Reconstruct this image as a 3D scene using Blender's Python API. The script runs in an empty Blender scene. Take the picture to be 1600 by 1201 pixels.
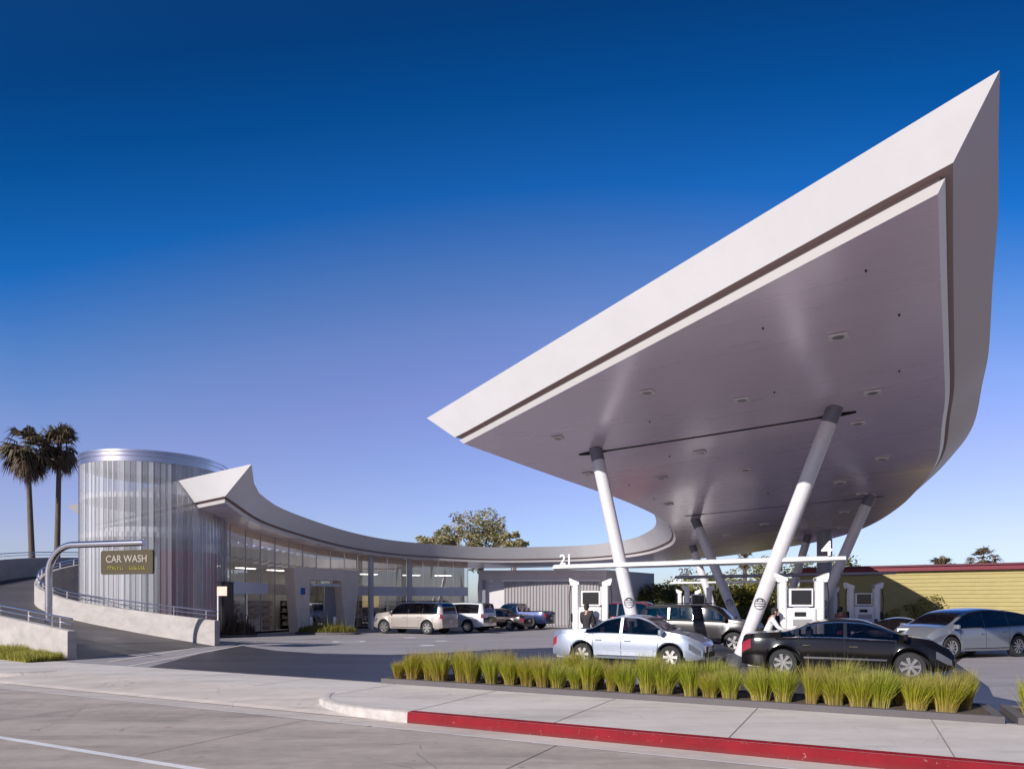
import bpy, math, random
import numpy as np
from mathutils import Vector, Matrix
from mathutils.bvhtree import BVHTree
random.seed(7)
PI = math.pi
scn = bpy.context.scene
COL = scn.collection
F = 1067.0            # focal length in photo pixels (24 mm on 36 mm wide film, 1600 px)
EYE = 1.8
def ray(px, py): return Vector(((px-800)/F, 1.0, (942-py)/F))
def pt(px, py, Y): r = ray(px, py)*Y; return Vector((r.x, Y, r.z+EYE))

# ------------------------------------------------------------------ materials
def newmat(name):
    m = bpy.data.materials.new(name); m.use_nodes = True
    nt = m.node_tree; b = nt.nodes['Principled BSDF']
    return m, nt, b
def mat(name, col, rough=.5, metal=0, var=0, vscale=3, bump=0, bscale=40, spec=None, coat=0, stretch=None, col2=None, detail=6):
    m, nt, b = newmat(name)
    b.inputs['Base Color'].default_value = (*col, 1); b.inputs['Roughness'].default_value = rough
    b.inputs['Metallic'].default_value = metal
    if spec is not None: b.inputs['Specular IOR Level'].default_value = spec
    if coat: b.inputs['Coat Weight'].default_value = coat; b.inputs['Coat Roughness'].default_value = .03
    if var or bump:
        tc = nt.nodes.new('ShaderNodeTexCoord'); src = tc.outputs['Object']
        if stretch:
            mp = nt.nodes.new('ShaderNodeMapping'); mp.inputs['Scale'].default_value = stretch
            nt.links.new(src, mp.inputs[0]); src = mp.outputs[0]
    if var:
        n = nt.nodes.new('ShaderNodeTexNoise'); n.inputs['Scale'].default_value = vscale; n.inputs['Detail'].default_value = detail
        n.inputs['Roughness'].default_value = .65
        nt.links.new(src, n.inputs['Vector'])
        r = nt.nodes.new('ShaderNodeValToRGB')
        c2 = col2 or tuple(min(1, c*(1+var)) for c in col)
        c1 = tuple(c*(1-var) for c in col)
        r.color_ramp.elements[0].position = .3; r.color_ramp.elements[1].position = .7
        r.color_ramp.elements[0].color = (*c1, 1); r.color_ramp.elements[1].color = (*c2, 1)
        nt.links.new(n.outputs['Fac'], r.inputs[0]); nt.links.new(r.outputs[0], b.inputs['Base Color'])
        mr = nt.nodes.new('ShaderNodeMapRange'); mr.inputs['To Min'].default_value = max(0, rough-.08); mr.inputs['To Max'].default_value = min(1, rough+.08)
        nt.links.new(n.outputs['Fac'], mr.inputs[0]); nt.links.new(mr.outputs[0], b.inputs['Roughness'])
    if bump:
        n2 = nt.nodes.new('ShaderNodeTexNoise'); n2.inputs['Scale'].default_value = bscale; n2.inputs['Detail'].default_value = 4
        nt.links.new(src, n2.inputs['Vector'])
        bp = nt.nodes.new('ShaderNodeBump'); bp.inputs['Strength'].default_value = bump; bp.inputs['Distance'].default_value = .02
        nt.links.new(n2.outputs['Fac'], bp.inputs['Height']); nt.links.new(bp.outputs[0], b.inputs['Normal'])
    return m

def leafmat(name, c1, c2, trans=.35):
    m, nt, b = newmat(name)
    g = nt.nodes.new('ShaderNodeNewGeometry'); r = nt.nodes.new('ShaderNodeValToRGB')
    r.color_ramp.elements[0].color = (*c1, 1); r.color_ramp.elements[1].color = (*c2, 1)
    nt.links.new(g.outputs['Random Per Island'], r.inputs[0]); nt.links.new(r.outputs[0], b.inputs['Base Color'])
    b.inputs['Roughness'].default_value = .6
    t = nt.nodes.new('ShaderNodeBsdfTranslucent'); nt.links.new(r.outputs[0], t.inputs[0])
    mx = nt.nodes.new('ShaderNodeMixShader'); mx.inputs[0].default_value = trans
    nt.links.new(b.outputs[0], mx.inputs[1]); nt.links.new(t.outputs[0], mx.inputs[2])
    nt.links.new(mx.outputs[0], nt.nodes['Material Output'].inputs[0])
    return m

def glassmat(name, tint, rough=.01, refl=.12):
    m, nt, b = newmat(name)
    nt.nodes.remove(b)
    tr = nt.nodes.new('ShaderNodeBsdfTransparent'); tr.inputs[0].default_value = (*tint, 1)
    gl = nt.nodes.new('ShaderNodeBsdfGlossy'); gl.inputs['Roughness'].default_value = rough; gl.inputs[0].default_value = (.86,.82,.86,1)
    lw = nt.nodes.new('ShaderNodeLayerWeight'); lw.inputs[0].default_value = .25
    mr = nt.nodes.new('ShaderNodeMapRange'); mr.inputs['To Min'].default_value = refl; mr.inputs['To Max'].default_value = .95
    nt.links.new(lw.outputs['Fresnel'], mr.inputs[0])
    mx = nt.nodes.new('ShaderNodeMixShader')
    nt.links.new(mr.outputs[0], mx.inputs[0]); nt.links.new(tr.outputs[0], mx.inputs[1]); nt.links.new(gl.outputs[0], mx.inputs[2])
    nt.links.new(mx.outputs[0], nt.nodes['Material Output'].inputs[0])
    return m

M = {}
M['fascia'] = mat('white_panel', (.79,.775,.80), .42, var=.035, vscale=.7, bump=.02, bscale=6)
M['lip'] = mat('white_lip', (.78,.75,.75), .4)
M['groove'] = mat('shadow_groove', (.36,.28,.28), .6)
M['roofing'] = mat('roofing', (.4,.38,.38), .8)
M['collar'] = mat('collar_paint', (.15,.145,.19), .4)
M['foot'] = mat('footing_paint', (.05,.052,.07), .6, var=.2)
M['white'] = mat('white_paint', (.80,.79,.79), .38, var=.04, vscale=4)
M['steel'] = mat('painted_steel', (.62,.60,.63), .35, var=.05, vscale=5)
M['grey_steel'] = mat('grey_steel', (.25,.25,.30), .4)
M['stainless'] = mat('stainless', (.62,.60,.64), .25, metal=1)
M['dark'] = mat('dark_trim', (.012,.012,.014), .6, spec=.2)
M['black_rubber'] = mat('rubber', (.018,.018,.02), .75, var=.2, vscale=20)
M['rim'] = mat('alloy', (.62,.60,.60), .25, metal=.85)
M['hub_dark'] = mat('hub_dark', (.03,.03,.03), .6)
M['chrome'] = mat('chrome', (.8,.78,.78), .12, metal=1)
M['carglass'] = glassmat('car_glass', (.30,.29,.33), refl=.06)
M['taillight'] = mat('taillight', (.28,.012,.02), .15, coat=1)
M['headlight'] = mat('headlight', (.11,.11,.13), .08, metal=.2, coat=1)
M['amber'] = mat('amber', (.8,.3,.03), .2, coat=1)
M['plate'] = mat('number_plate', (.6,.6,.6), .4)
M['seat'] = mat('seat_cloth', (.12,.10,.10), .9)
M['concrete'] = mat('cast_concrete', (.42,.385,.37), .8, var=.17, vscale=1.2, bump=.25, bscale=25, stretch=(1,1,2))
M['concrete_dk'] = mat('cast_concrete_dark', (.11,.098,.105), .8, var=.15, vscale=1, bump=.2)
M['curb'] = mat('curb_concrete', (.46,.42,.40), .8, var=.22, vscale=5, bump=.3, bscale=60)
M['red'] = mat('red_paint', (.30,.010,.016), .7, spec=.15, var=.4, vscale=3.5, bump=.25, bscale=50, stretch=(1,1,1))
M['stucco'] = mat('stucco', (.66,.63,.64), .8, var=.06, vscale=1.5, bump=.1)
M['corr'] = mat('corrugated_metal', (.38,.36,.37), .45, metal=.2)
M['yellow'] = mat('yellow_siding', (.37,.305,.12), .7, var=.10, vscale=1.5, stretch=(1,1,4), bump=.1)
M['redtrim'] = mat('red_trim', (.17,.012,.028), .5, var=.1)
M['brown'] = mat('brown_panel', (.07,.05,.042), .5, var=.1)
M['signbrown'] = mat('sign_brown', (.07,.054,.03), .8, var=.08)
M['letters'] = mat('sign_letters', (.33,.30,.26), .5)
M['yellowtxt'] = mat('yellow_marks', (.30,.27,.01), .5)
M['blue'] = mat('blue_sign', (.02,.12,.45), .4)
M['screen'] = mat('screen', (.02,.02,.025), .12, coat=.6)
M['soil'] = mat('soil', (.09,.065,.045), .95, var=.35, vscale=9, bump=.8, bscale=40)
M['bark'] = mat('bark', (.13,.10,.08), .9, var=.3, vscale=6, bump=.6, bscale=18, stretch=(1,1,.3))
M['leaf_euc'] = leafmat('leaf_euc', (.17,.16,.07), (.52,.45,.25))
M['leaf_dk'] = leafmat('leaf_dark', (.05,.06,.015), (.22,.21,.05))
M['leaf_yl'] = leafmat('leaf_yellow', (.10,.10,.015), (.32,.28,.05))
M['leaf_palm'] = leafmat('leaf_palm', (.045,.035,.02), (.19,.14,.075), .2)
M['leaf_dead'] = leafmat('leaf_dead', (.06,.04,.025), (.16,.11,.07), .2)
M['tan_wall'] = mat('tan_wall', (.88,.72,.58), .7, var=.08, vscale=2)
M['shelf'] = mat('shelf_stuff', (.10,.10,.11), .6, var=.8, vscale=9, col2=(.45,.4,.35), detail=1)
M['skin'] = mat('skin', (.42,.25,.18), .6)
M['hair'] = mat('hair', (.02,.016,.014), .7)

# grass blades: green tips, straw base, by height in object space
def grassmat():
    m, nt, b = newmat('feather_grass')
    g = nt.nodes.new('ShaderNodeNewGeometry'); tc = nt.nodes.new('ShaderNodeTexCoord'); sp = nt.nodes.new('ShaderNodeSeparateXYZ')
    nt.links.new(tc.outputs['Object'], sp.inputs[0])
    mr = nt.nodes.new('ShaderNodeMapRange'); mr.inputs['From Max'].default_value = .6; nt.links.new(sp.outputs['Z'], mr.inputs[0])
    r = nt.nodes.new('ShaderNodeValToRGB'); e = r.color_ramp.elements
    e[0].color = (.52,.42,.17,1); e[1].color = (.42,.38,.10,1)
    k = e.new(.28); k.color = (.44,.39,.055,1); k = e.new(.6); k.color = (.38,.40,.03,1)
    nt.links.new(mr.outputs[0], r.inputs[0])
    hs = nt.nodes.new('ShaderNodeHueSaturation'); nt.links.new(r.outputs[0], hs.inputs['Color'])
    m2 = nt.nodes.new('ShaderNodeMapRange'); m2.inputs['To Min'].default_value = .55; m2.inputs['To Max'].default_value = 1.35
    nt.links.new(g.outputs['Random Per Island'], m2.inputs[0]); nt.links.new(m2.outputs[0], hs.inputs['Value'])
    oi = nt.nodes.new('ShaderNodeObjectInfo'); m3 = nt.nodes.new('ShaderNodeMapRange'); m3.inputs['To Min'].default_value = .475; m3.inputs['To Max'].default_value = .515
    nt.links.new(oi.outputs['Random'], m3.inputs[0]); nt.links.new(m3.outputs[0], hs.inputs['Hue'])
    nt.links.new(hs.outputs[0], b.inputs['Base Color']); b.inputs['Roughness'].default_value = .55
    t = nt.nodes.new('ShaderNodeBsdfTranslucent'); nt.links.new(hs.outputs[0], t.inputs[0])
    mx = nt.nodes.new('ShaderNodeMixShader'); mx.inputs[0].default_value = .4
    nt.links.new(b.outputs[0], mx.inputs[1]); nt.links.new(t.outputs[0], mx.inputs[2])
    nt.links.new(mx.outputs[0], nt.nodes['Material Output'].inputs[0])
    return m
M['grass'] = grassmat()

def soffitmat():
    # brushed metal planks laid parallel to the column rows
    m, nt, b = newmat('soffit_planks')
    tc = nt.nodes.new('ShaderNodeTexCoord')
    mp = nt.nodes.new('ShaderNodeMapping'); mp.inputs['Rotation'].default_value = (0,0,math.atan2(.527,.85))
    nt.links.new(tc.outputs['Object'], mp.inputs[0])
    sp = nt.nodes.new('ShaderNodeSeparateXYZ'); nt.links.new(mp.outputs[0], sp.inputs[0])
    def math_(op, a, bb=None, v=None):
        n = nt.nodes.new('ShaderNodeMath'); n.operation = op; nt.links.new(a, n.inputs[0])
        if bb is not None: nt.links.new(bb, n.inputs[1])
        if v is not None: n.inputs[1].default_value = v
        return n.outputs[0]
    y = math_('DIVIDE', sp.outputs['Y'], v=.15)
    fl = math_('FLOOR', y); fr = math_('FRACT', y)
    wn = nt.nodes.new('ShaderNodeTexWhiteNoise'); wn.noise_dimensions = '1D'; nt.links.new(fl, wn.inputs['W'])
    n = nt.nodes.new('ShaderNodeTexNoise'); n.inputs['Scale'].default_value = .5; n.inputs['Detail'].default_value = 5
    mp2 = nt.nodes.new('ShaderNodeMapping'); mp2.inputs['Scale'].default_value = (.6,6,1); nt.links.new(mp.outputs[0], mp2.inputs[0]); nt.links.new(mp2.outputs[0], n.inputs['Vector'])
    r = nt.nodes.new('ShaderNodeMapRange'); r.inputs['To Min'].default_value = .26; r.inputs['To Max'].default_value = .31
    mixv = math_('ADD', wn.outputs['Value'], n.outputs['Fac']); mixv = math_('MULTIPLY', mixv, v=.5)
    nt.links.new(mixv, r.inputs[0]); nt.links.new(r.outputs[0], b.inputs['Roughness'])
    cr = nt.nodes.new('ShaderNodeValToRGB'); cr.color_ramp.elements[0].color = (.81,.69,.83,1); cr.color_ramp.elements[1].color = (.86,.73,.88,1)
    nt.links.new(mixv, cr.inputs[0])
    gap = math_('GREATER_THAN', fr, v=.95)
    mx = nt.nodes.new('ShaderNodeMixRGB'); mx.inputs[2].default_value = (.72,.60,.73,1); nt.links.new(gap, mx.inputs[0]); nt.links.new(cr.outputs[0], mx.inputs[1])
    nt.links.new(mx.outputs[0], b.inputs['Base Color'])
    b.inputs['Metallic'].default_value = .2; b.inputs['Coat Weight'].default_value = 1; b.inputs['Coat Roughness'].default_value = .2
    pp = math_('PINGPONG', fr, v=.5)
    bp = nt.nodes.new('ShaderNodeBump'); bp.inputs['Strength'].default_value = .12; bp.inputs['Distance'].default_value = .01
    nt.links.new(pp, bp.inputs['Height']); nt.links.new(bp.outputs[0], b.inputs['Normal'])
    return m
M['soffit'] = soffitmat()

def groundmat(name, base, var, rough, scale=.35, patch=None, cracks=0, bump=.15, spec=.5):
    m, nt, b = newmat(name)
    tc = nt.nodes.new('ShaderNodeTexCoord')
    def noise(s, d=8, ro=.6, st=None):
        n = nt.nodes.new('ShaderNodeTexNoise'); n.inputs['Scale'].default_value = s; n.inputs['Detail'].default_value = d; n.inputs['Roughness'].default_value = ro
        if st:
            mp = nt.nodes.new('ShaderNodeMapping'); mp.inputs['Rotation'].default_value = (0,0,.47); mp.inputs['Scale'].default_value = st
            nt.links.new(tc.outputs['Object'], mp.inputs[0]); nt.links.new(mp.outputs[0], n.inputs['Vector'])
        else: nt.links.new(tc.outputs['Object'], n.inputs['Vector'])
        return n
    n1 = noise(scale, 9, .7, (.35,1.6,1)); n2 = noise(55, 3); n3 = noise(2.3, 6, .7)
    a = nt.nodes.new('ShaderNodeMath'); a.operation = 'MULTIPLY_ADD'; a.inputs[1].default_value = .35
    nt.links.new(n2.outputs['Fac'], a.inputs[0]); nt.links.new(n1.outputs['Fac'], a.inputs[2])
    a2 = nt.nodes.new('ShaderNodeMath'); a2.operation = 'MULTIPLY_ADD'; a2.inputs[1].default_value = .4
    nt.links.new(n3.outputs['Fac'], a2.inputs[0]); nt.links.new(a.outputs[0], a2.inputs[2])
    mr = nt.nodes.new('ShaderNodeMapRange'); mr.inputs['From Min'].default_value = .6; mr.inputs['From Max'].default_value = 1.15
    nt.links.new(a2.outputs[0], mr.inputs[0])
    r = nt.nodes.new('ShaderNodeValToRGB')
    r.color_ramp.elements[0].color = (*[c*(1-var) for c in base],1); r.color_ramp.elements[1].color = (*[min(1,c*(1+var)) for c in base],1)
    nt.links.new(mr.outputs[0], r.inputs[0]); out = r.outputs[0]
    if cracks:
        nz = noise(1.3, 5); mxv = nt.nodes.new('ShaderNodeMixRGB'); mxv.inputs[0].default_value = .28
        nt.links.new(tc.outputs['Object'], mxv.inputs[1]); nt.links.new(nz.outputs['Color'], mxv.inputs[2])
        v = nt.nodes.new('ShaderNodeTexVoronoi'); v.feature = 'DISTANCE_TO_EDGE'; v.inputs['Scale'].default_value = .55
        nt.links.new(mxv.outputs[0], v.inputs['Vector'])
        lt = nt.nodes.new('ShaderNodeMapRange'); lt.inputs['From Max'].default_value = .006; lt.inputs['To Min'].default_value = cracks; lt.inputs['To Max'].default_value = 0
        nt.links.new(v.outputs['Distance'], lt.inputs[0])
        nm = noise(.5, 2); gt = nt.nodes.new('ShaderNodeMapRange'); gt.inputs['From Min'].default_value = .5; gt.inputs['From Max'].default_value = .6
        nt.links.new(nm.outputs['Fac'], gt.inputs[0])
        ml = nt.nodes.new('ShaderNodeMath'); ml.operation = 'MULTIPLY'; nt.links.new(lt.outputs[0], ml.inputs[0]); nt.links.new(gt.outputs[0], ml.inputs[1])
        mx = nt.nodes.new('ShaderNodeMixRGB'); mx.inputs[2].default_value = (*[c*.35 for c in base],1)
        nt.links.new(ml.outputs[0], mx.inputs[0]); nt.links.new(out, mx.inputs[1]); out = mx.outputs[0]
    n4 = noise(.9, 4, .75, (.25,1.2,1)); s1 = nt.nodes.new('ShaderNodeMapRange'); s1.inputs['From Min'].default_value=.52; s1.inputs['From Max'].default_value=.72; s1.inputs['To Max'].default_value=.5
    nt.links.new(n4.outputs['Fac'], s1.inputs[0]); mx4 = nt.nodes.new('ShaderNodeMixRGB'); mx4.inputs[2].default_value = (*[c*.4 for c in base],1)
    nt.links.new(s1.outputs[0], mx4.inputs[0]); nt.links.new(out, mx4.inputs[1]); out = mx4.outputs[0]
    v2 = nt.nodes.new('ShaderNodeTexVoronoi'); v2.inputs['Scale'].default_value = 1.1; nt.links.new(tc.outputs['Object'], v2.inputs['Vector'])
    s2 = nt.nodes.new('ShaderNodeMapRange'); s2.inputs['From Min'].default_value=.035; s2.inputs['From Max'].default_value=.07; s2.inputs['To Min'].default_value=.5; s2.inputs['To Max'].default_value=0
    nt.links.new(v2.outputs['Distance'], s2.inputs[0]); mx5 = nt.nodes.new('ShaderNodeMixRGB'); mx5.inputs[2].default_value = (*[c*.3 for c in base],1)
    nt.links.new(s2.outputs[0], mx5.inputs[0]); nt.links.new(out, mx5.inputs[1]); out = mx5.outputs[0]
    nt.links.new(out, b.inputs['Base Color'])
    rr = nt.nodes.new('ShaderNodeMapRange'); rr.inputs['To Min'].default_value = rough+.1; rr.inputs['To Max'].default_value = rough-.1
    nt.links.new(n1.outputs['Fac'], rr.inputs[0]); nt.links.new(rr.outputs[0], b.inputs['Roughness'])
    b.inputs['Specular IOR Level'].default_value = spec
    bp = nt.nodes.new('ShaderNodeBump'); bp.inputs['Strength'].default_value = bump; bp.inputs['Distance'].default_value = .01
    nt.links.new(n2.outputs['Fac'], bp.inputs['Height']); nt.links.new(bp.outputs[0], b.inputs['Normal'])
    return m
M['road'] = groundmat('road_asphalt', (.42,.355,.32), .42, .85, cracks=.8)
M['lot'] = groundmat('lot_paving', (.34,.31,.325), .2, .65, cracks=.4)
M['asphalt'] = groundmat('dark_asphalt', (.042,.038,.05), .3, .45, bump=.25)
M['sidewalk'] = groundmat('sidewalk_concrete', (.60,.545,.515), .2, .85, scale=.6, cracks=.3)
M['apron'] = groundmat('apron_concrete', (.54,.475,.44), .24, .85, scale=.6, cracks=.6)
M['ramp'] = groundmat('ramp_paving', (.085,.075,.08), .3, .6)
M['earth'] = groundmat('earth', (.14,.12,.1), .3, .9)
M['line'] = groundmat('line_paint', (.78,.76,.78), .22, .6)
M['joint'] = mat('joint', (.24,.21,.2), .9)

# ------------------------------------------------------------------ mesh builder
class MB:
    def __init__(s): s.v = []; s.f = []
    def add(s, vs, fs):
        o = len(s.v); s.v += [tuple(v) for v in vs]; s.f += [tuple(i+o for i in f) for f in fs]; return s
    def box(s, c, d, rz=0):
        cx,cy,cz = c; dx,dy,dz = [k/2 for k in d]; ca,sa = math.cos(rz), math.sin(rz)
        vs = []
        for z in (-dz,dz):
            for x,y in ((-dx,-dy),(dx,-dy),(dx,dy),(-dx,dy)): vs.append((cx+x*ca-y*sa, cy+x*sa+y*ca, cz+z))
        return s.add(vs, [(3,2,1,0),(4,5,6,7),(0,1,5,4),(1,2,6,5),(2,3,7,6),(3,0,4,7)])
    def rbox(s, c, d, r=.03, rz=0, n=3):     # box with rounded vertical plan corners and soft top
        cx,cy,cz = c; dx,dy,dz = [k/2 for k in d]; r = min(r,dx*.99,dy*.99)
        def ring(k, z):
            out = []
            for q,(sx,sy) in enumerate(((1,-1),(1,1),(-1,1),(-1,-1))):
                a0 = -PI/2+q*PI/2
                for i in range(n+1):
                    a = a0+i*PI/2/n
                    x = sx*(dx-r)+math.cos(a)*(r-k); y = sy*(dy-r)+math.sin(a)*(r-k)
                    out.append((cx+x*math.cos(rz)-y*math.sin(rz), cy+x*math.sin(rz)+y*math.cos(rz), z))
            return out
        e = min(r*.4, dz*.4)
        rings = [ring(e,cz-dz), ring(0,cz-dz+e), ring(0,cz+dz-e), ring(e,cz+dz)]
        m = len(rings[0]); vs = sum(rings,[]); fs = []
        for k in range(3):
            for i in range(m): j=(i+1)%m; fs.append((k*m+i,k*m+j,(k+1)*m+j,(k+1)*m+i))
        fs.append(tuple(range(m-1,-1,-1))); fs.append(tuple(range(3*m,4*m)))
        return s.add(vs, fs)
    def prism(s, poly, z0, z1):
        n = len(poly); z0f = z0 if callable(z0) else (lambda p: z0); z1f = z1 if callable(z1) else (lambda p: z1)
        vs = [(p[0],p[1],z0f(p)) for p in poly]+[(p[0],p[1],z1f(p)) for p in poly]
        fs = [tuple(range(n-1,-1,-1)), tuple(range(n,2*n))]+[(i,(i+1)%n,n+(i+1)%n,n+i) for i in range(n)]
        return s.add(vs, fs)
    def tube(s, path, r, n=10, cap=True):
        P = [Vector(p) for p in path]; rs = r if isinstance(r,(list,tuple)) else [r]*len(P)
        vs = []; up = None
        for i,p in enumerate(P):
            t = (P[min(i+1,len(P)-1)]-P[max(i-1,0)]).normalized()
            if up is None:
                up = Vector((0,0,1)) if abs(t.z)<.9 else Vector((1,0,0))
            a = t.cross(up).normalized(); b = a.cross(t).normalized(); up = b
            for k in range(n):
                an = 2*PI*k/n; vs.append(p+(a*math.cos(an)+b*math.sin(an))*rs[i])
        fs = []
        for i in range(len(P)-1):
            for k in range(n):
                j=(k+1)%n; fs.append((i*n+k,(i+1)*n+k,(i+1)*n+j,i*n+j))
        if cap: fs.append(tuple(range(n))); fs.append(tuple(range(len(P)*n-1,(len(P)-1)*n-1,-1)))
        return s.add(vs, fs)
    def lathe(s, prof, n=24, c=(0,0,0), axis='z'):
        vs = []; fs = []
        for r,z in prof:
            for k in range(n):
                a = 2*PI*k/n; x,y = r*math.cos(a), r*math.sin(a)
                v = (x,y,z) if axis=='z' else (x,z,y)
                vs.append((v[0]+c[0],v[1]+c[1],v[2]+c[2]))
        for i in range(len(prof)-1):
            for k in range(n): j=(k+1)%n; fs.append((i*n+k,i*n+j,(i+1)*n+j,(i+1)*n+k))
        return s.add(vs, fs)
    def ellipsoid(s, c, r, n=12, m=8):
        vs=[]; fs=[]
        for i in range(m+1):
            t = PI*i/m
            for k in range(n):
                a=2*PI*k/n; vs.append((c[0]+r[0]*math.sin(t)*math.cos(a), c[1]+r[1]*math.sin(t)*math.sin(a), c[2]+r[2]*math.cos(t)))
        for i in range(m):
            for k in range(n): j=(k+1)%n; fs.append((i*n+k,(i+1)*n+k,(i+1)*n+j,i*n+j))
        return s.add(vs, fs)
    def quad(s, a,b,c,d): return s.add([a,b,c,d],[(0,1,2,3)])
    def grid(s, rows, closed=False):
        m = len(rows[0]); vs = [p for r in rows for p in r]; fs=[]
        for i in range(len(rows)-1):
            for k in range(m if closed else m-1):
                j=(k+1)%m; fs.append((i*m+k,i*m+j,(i+1)*m+j,(i+1)*m+k))
        return s.add(vs, fs)
    def build(s, name, m, parent=None, world=False, smooth=None, off=None):
        me = bpy.data.meshes.new(name); vs = s.v
        o_ = None
        if world and parent is not None:
            o_ = Vector((0,0,0)); q = parent
            while q: o_ += q.location; q = q.parent
        if off is not None: o_ = Vector(off)
        if o_ is not None: vs = [(v[0]-o_[0],v[1]-o_[1],v[2]-o_[2]) for v in vs]
        me.from_pydata([tuple(v) for v in vs], [], s.f); me.validate(); me.update()
        me.materials.append(m)
        if smooth is not None:
            me.polygons.foreach_set('use_smooth', [True]*len(me.polygons))
            me.set_sharp_from_angle(angle=math.radians(smooth))
        o = bpy.data.objects.new(name, me); COL.objects.link(o)
        if parent is not None: o.parent = parent
        if off is not None: o.location = off
        return o

def tag(o, label=None, cat=None, group=None, kind=None):
    if label: o['label'] = label
    if cat: o['category'] = cat
    if group: o['group'] = group
    if kind: o['kind'] = kind
    return o
def thing(name, label, cat, loc=(0,0,0), rz=0, group=None):
    o = bpy.data.objects.new(name, None); COL.objects.link(o); o.empty_display_size = .3
    o.location = loc; o.rotation_euler = (0,0,rz); tag(o, label, cat, group); return o
def dup(root, loc=None, rz=None, label=None, scale=None):
    r = root.copy(); COL.objects.link(r)
    if loc is not None: r.location = loc
    if rz is not None: r.rotation_euler = (0,0,rz)
    if label: r['label'] = label
    if scale: r.scale = scale
    for ch in list(root.children):
        c = ch.copy(); COL.objects.link(c); c.parent = r
        for g in ch.children:
            d = g.copy(); COL.objects.link(d); d.parent = c
    return r
def struct(name, mb, m, smooth=None):
    o = mb.build(name, m, smooth=smooth); o['kind'] = 'structure'; return o
def text(name, s, size, m, parent, loc, rot, ext=.01, world=False):
    cu = bpy.data.curves.new(name, 'FONT'); cu.body = s; cu.size = size; cu.extrude = ext; cu.align_x = 'CENTER'
    cu.offset = size*.012
    t = bpy.data.objects.new(name+'_curve', cu); COL.objects.link(t)
    bpy.context.view_layer.update()
    me = bpy.data.meshes.new_from_object(t.evaluated_get(bpy.context.evaluated_depsgraph_get()))
    COL.objects.unlink(t); bpy.data.objects.remove(t)
    me.name = name; me.materials.clear(); me.materials.append(m)
    o = bpy.data.objects.new(name, me); COL.objects.link(o); o.parent = parent
    l = Vector(loc)
    if world: l = l - parent.location
    o.location = l; o.rotation_euler = rot; return o

# street coordinates
C0 = Vector((-1.73,11.3,0)); U = Vector((.8915,-.453,0)); V = Vector((.453,.8915,0)); SA = math.atan2(U.y,U.x)
def st(s, t, z=0): p = C0+U*s+V*t; return Vector((p.x,p.y,z))

# ------------------------------------------------------------------ camera, light, sky
cam = bpy.data.cameras.new('camera'); camo = bpy.data.objects.new('camera', cam); COL.objects.link(camo)
cam.sensor_fit = 'HORIZONTAL'; cam.sensor_width = 36; cam.lens = 36*F/1600; cam.shift_y = (942-600.5)/1600; cam.clip_end = 3000
camo.location = (0,0,EYE); camo.rotation_euler = (PI/2,0,0); scn.camera = camo

SUN_ELEV = math.radians(26.5); sx, sy = -.70, -.71
sl = math.hypot(sx,sy); sx/=sl; sy/=sl
sdir = Vector((sx*math.cos(SUN_ELEV), sy*math.cos(SUN_ELEV), math.sin(SUN_ELEV)))
sun = bpy.data.lights.new('sun','SUN'); sun.energy = 5.5; sun.angle = math.radians(.5); sun.color = (1,.945,.87)
suno = bpy.data.objects.new('sun', sun); COL.objects.link(suno); suno.rotation_euler = sdir.to_track_quat('Z','Y').to_euler()
w = bpy.data.worlds.new('World'); scn.world = w; w.use_nodes = True; nt = w.node_tree
bg = nt.nodes['Background']; sky = nt.nodes.new('ShaderNodeTexSky'); sky.sky_type = 'NISHITA'; sky.sun_disc = False
sky.sun_elevation = SUN_ELEV; sky.sun_rotation = math.atan2(sx,sy) % (2*PI); sky.air_density = 1.0; sky.dust_density = .6; sky.ozone_density = 3
tc = nt.nodes.new('ShaderNodeTexCoord'); sp = nt.nodes.new('ShaderNodeSeparateXYZ'); nt.links.new(tc.outputs['Generated'], sp.inputs[0])
ramp = nt.nodes.new('ShaderNodeValToRGB')
# polarised look of the photograph's sky: deeper blue away from the middle azimuth
def mth(op,a,b=None,va=None,vb=None):
    n = nt.nodes.new('ShaderNodeMath'); n.operation = op
    if a is not None: nt.links.new(a,n.inputs[0])
    else: n.inputs[0].default_value = va
    if b is not None: nt.links.new(b,n.inputs[1])
    elif vb is not None: n.inputs[1].default_value = vb
    return n.outputs[0]
xx = mth('SUBTRACT',sp.outputs['X'],vb=.06); xx = mth('MULTIPLY',xx,xx); xx = mth('MULTIPLY',xx,vb=.42); xx = mth('MINIMUM',xx,vb=.16)
zz = mth('MULTIPLY',sp.outputs['Z'],vb=6); zz = mth('MINIMUM',zz,vb=1.0); xx = mth('MULTIPLY',xx,zz)
nt.links.new(mth('ADD',sp.outputs['Z'],xx), ramp.inputs[0])
e = ramp.color_ramp.elements
SKY = [(.0,(.82,.88,1.16)),(.08,(.90,.89,1.16)),(.147,(1.0,.86,1.16)),(.218,(1.02,.85,1.16)),(.30,(1.06,.84,1.16)),(.377,(.90,.85,1.16)),(.447,(.52,.76,1.16)),(.52,(.08,.58,1.16)),(.60,(.02,.40,.86)),(.66,(.02,.29,.65)),(.9,(.10,.33,.6))]
e[0].position,e[0].color = SKY[0][0],(*[c/1.16 for c in SKY[0][1]],1); e[1].position,e[1].color = SKY[-1][0],(*[c/1.16 for c in SKY[-1][1]],1)
for z_,c_ in SKY[1:-1]:
    k = e.new(z_); k.color = (*[c/1.16 for c in c_],1)
mul = nt.nodes.new('ShaderNodeMixRGB'); mul.blend_type = 'MULTIPLY'; mul.inputs[0].default_value = 1
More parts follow.
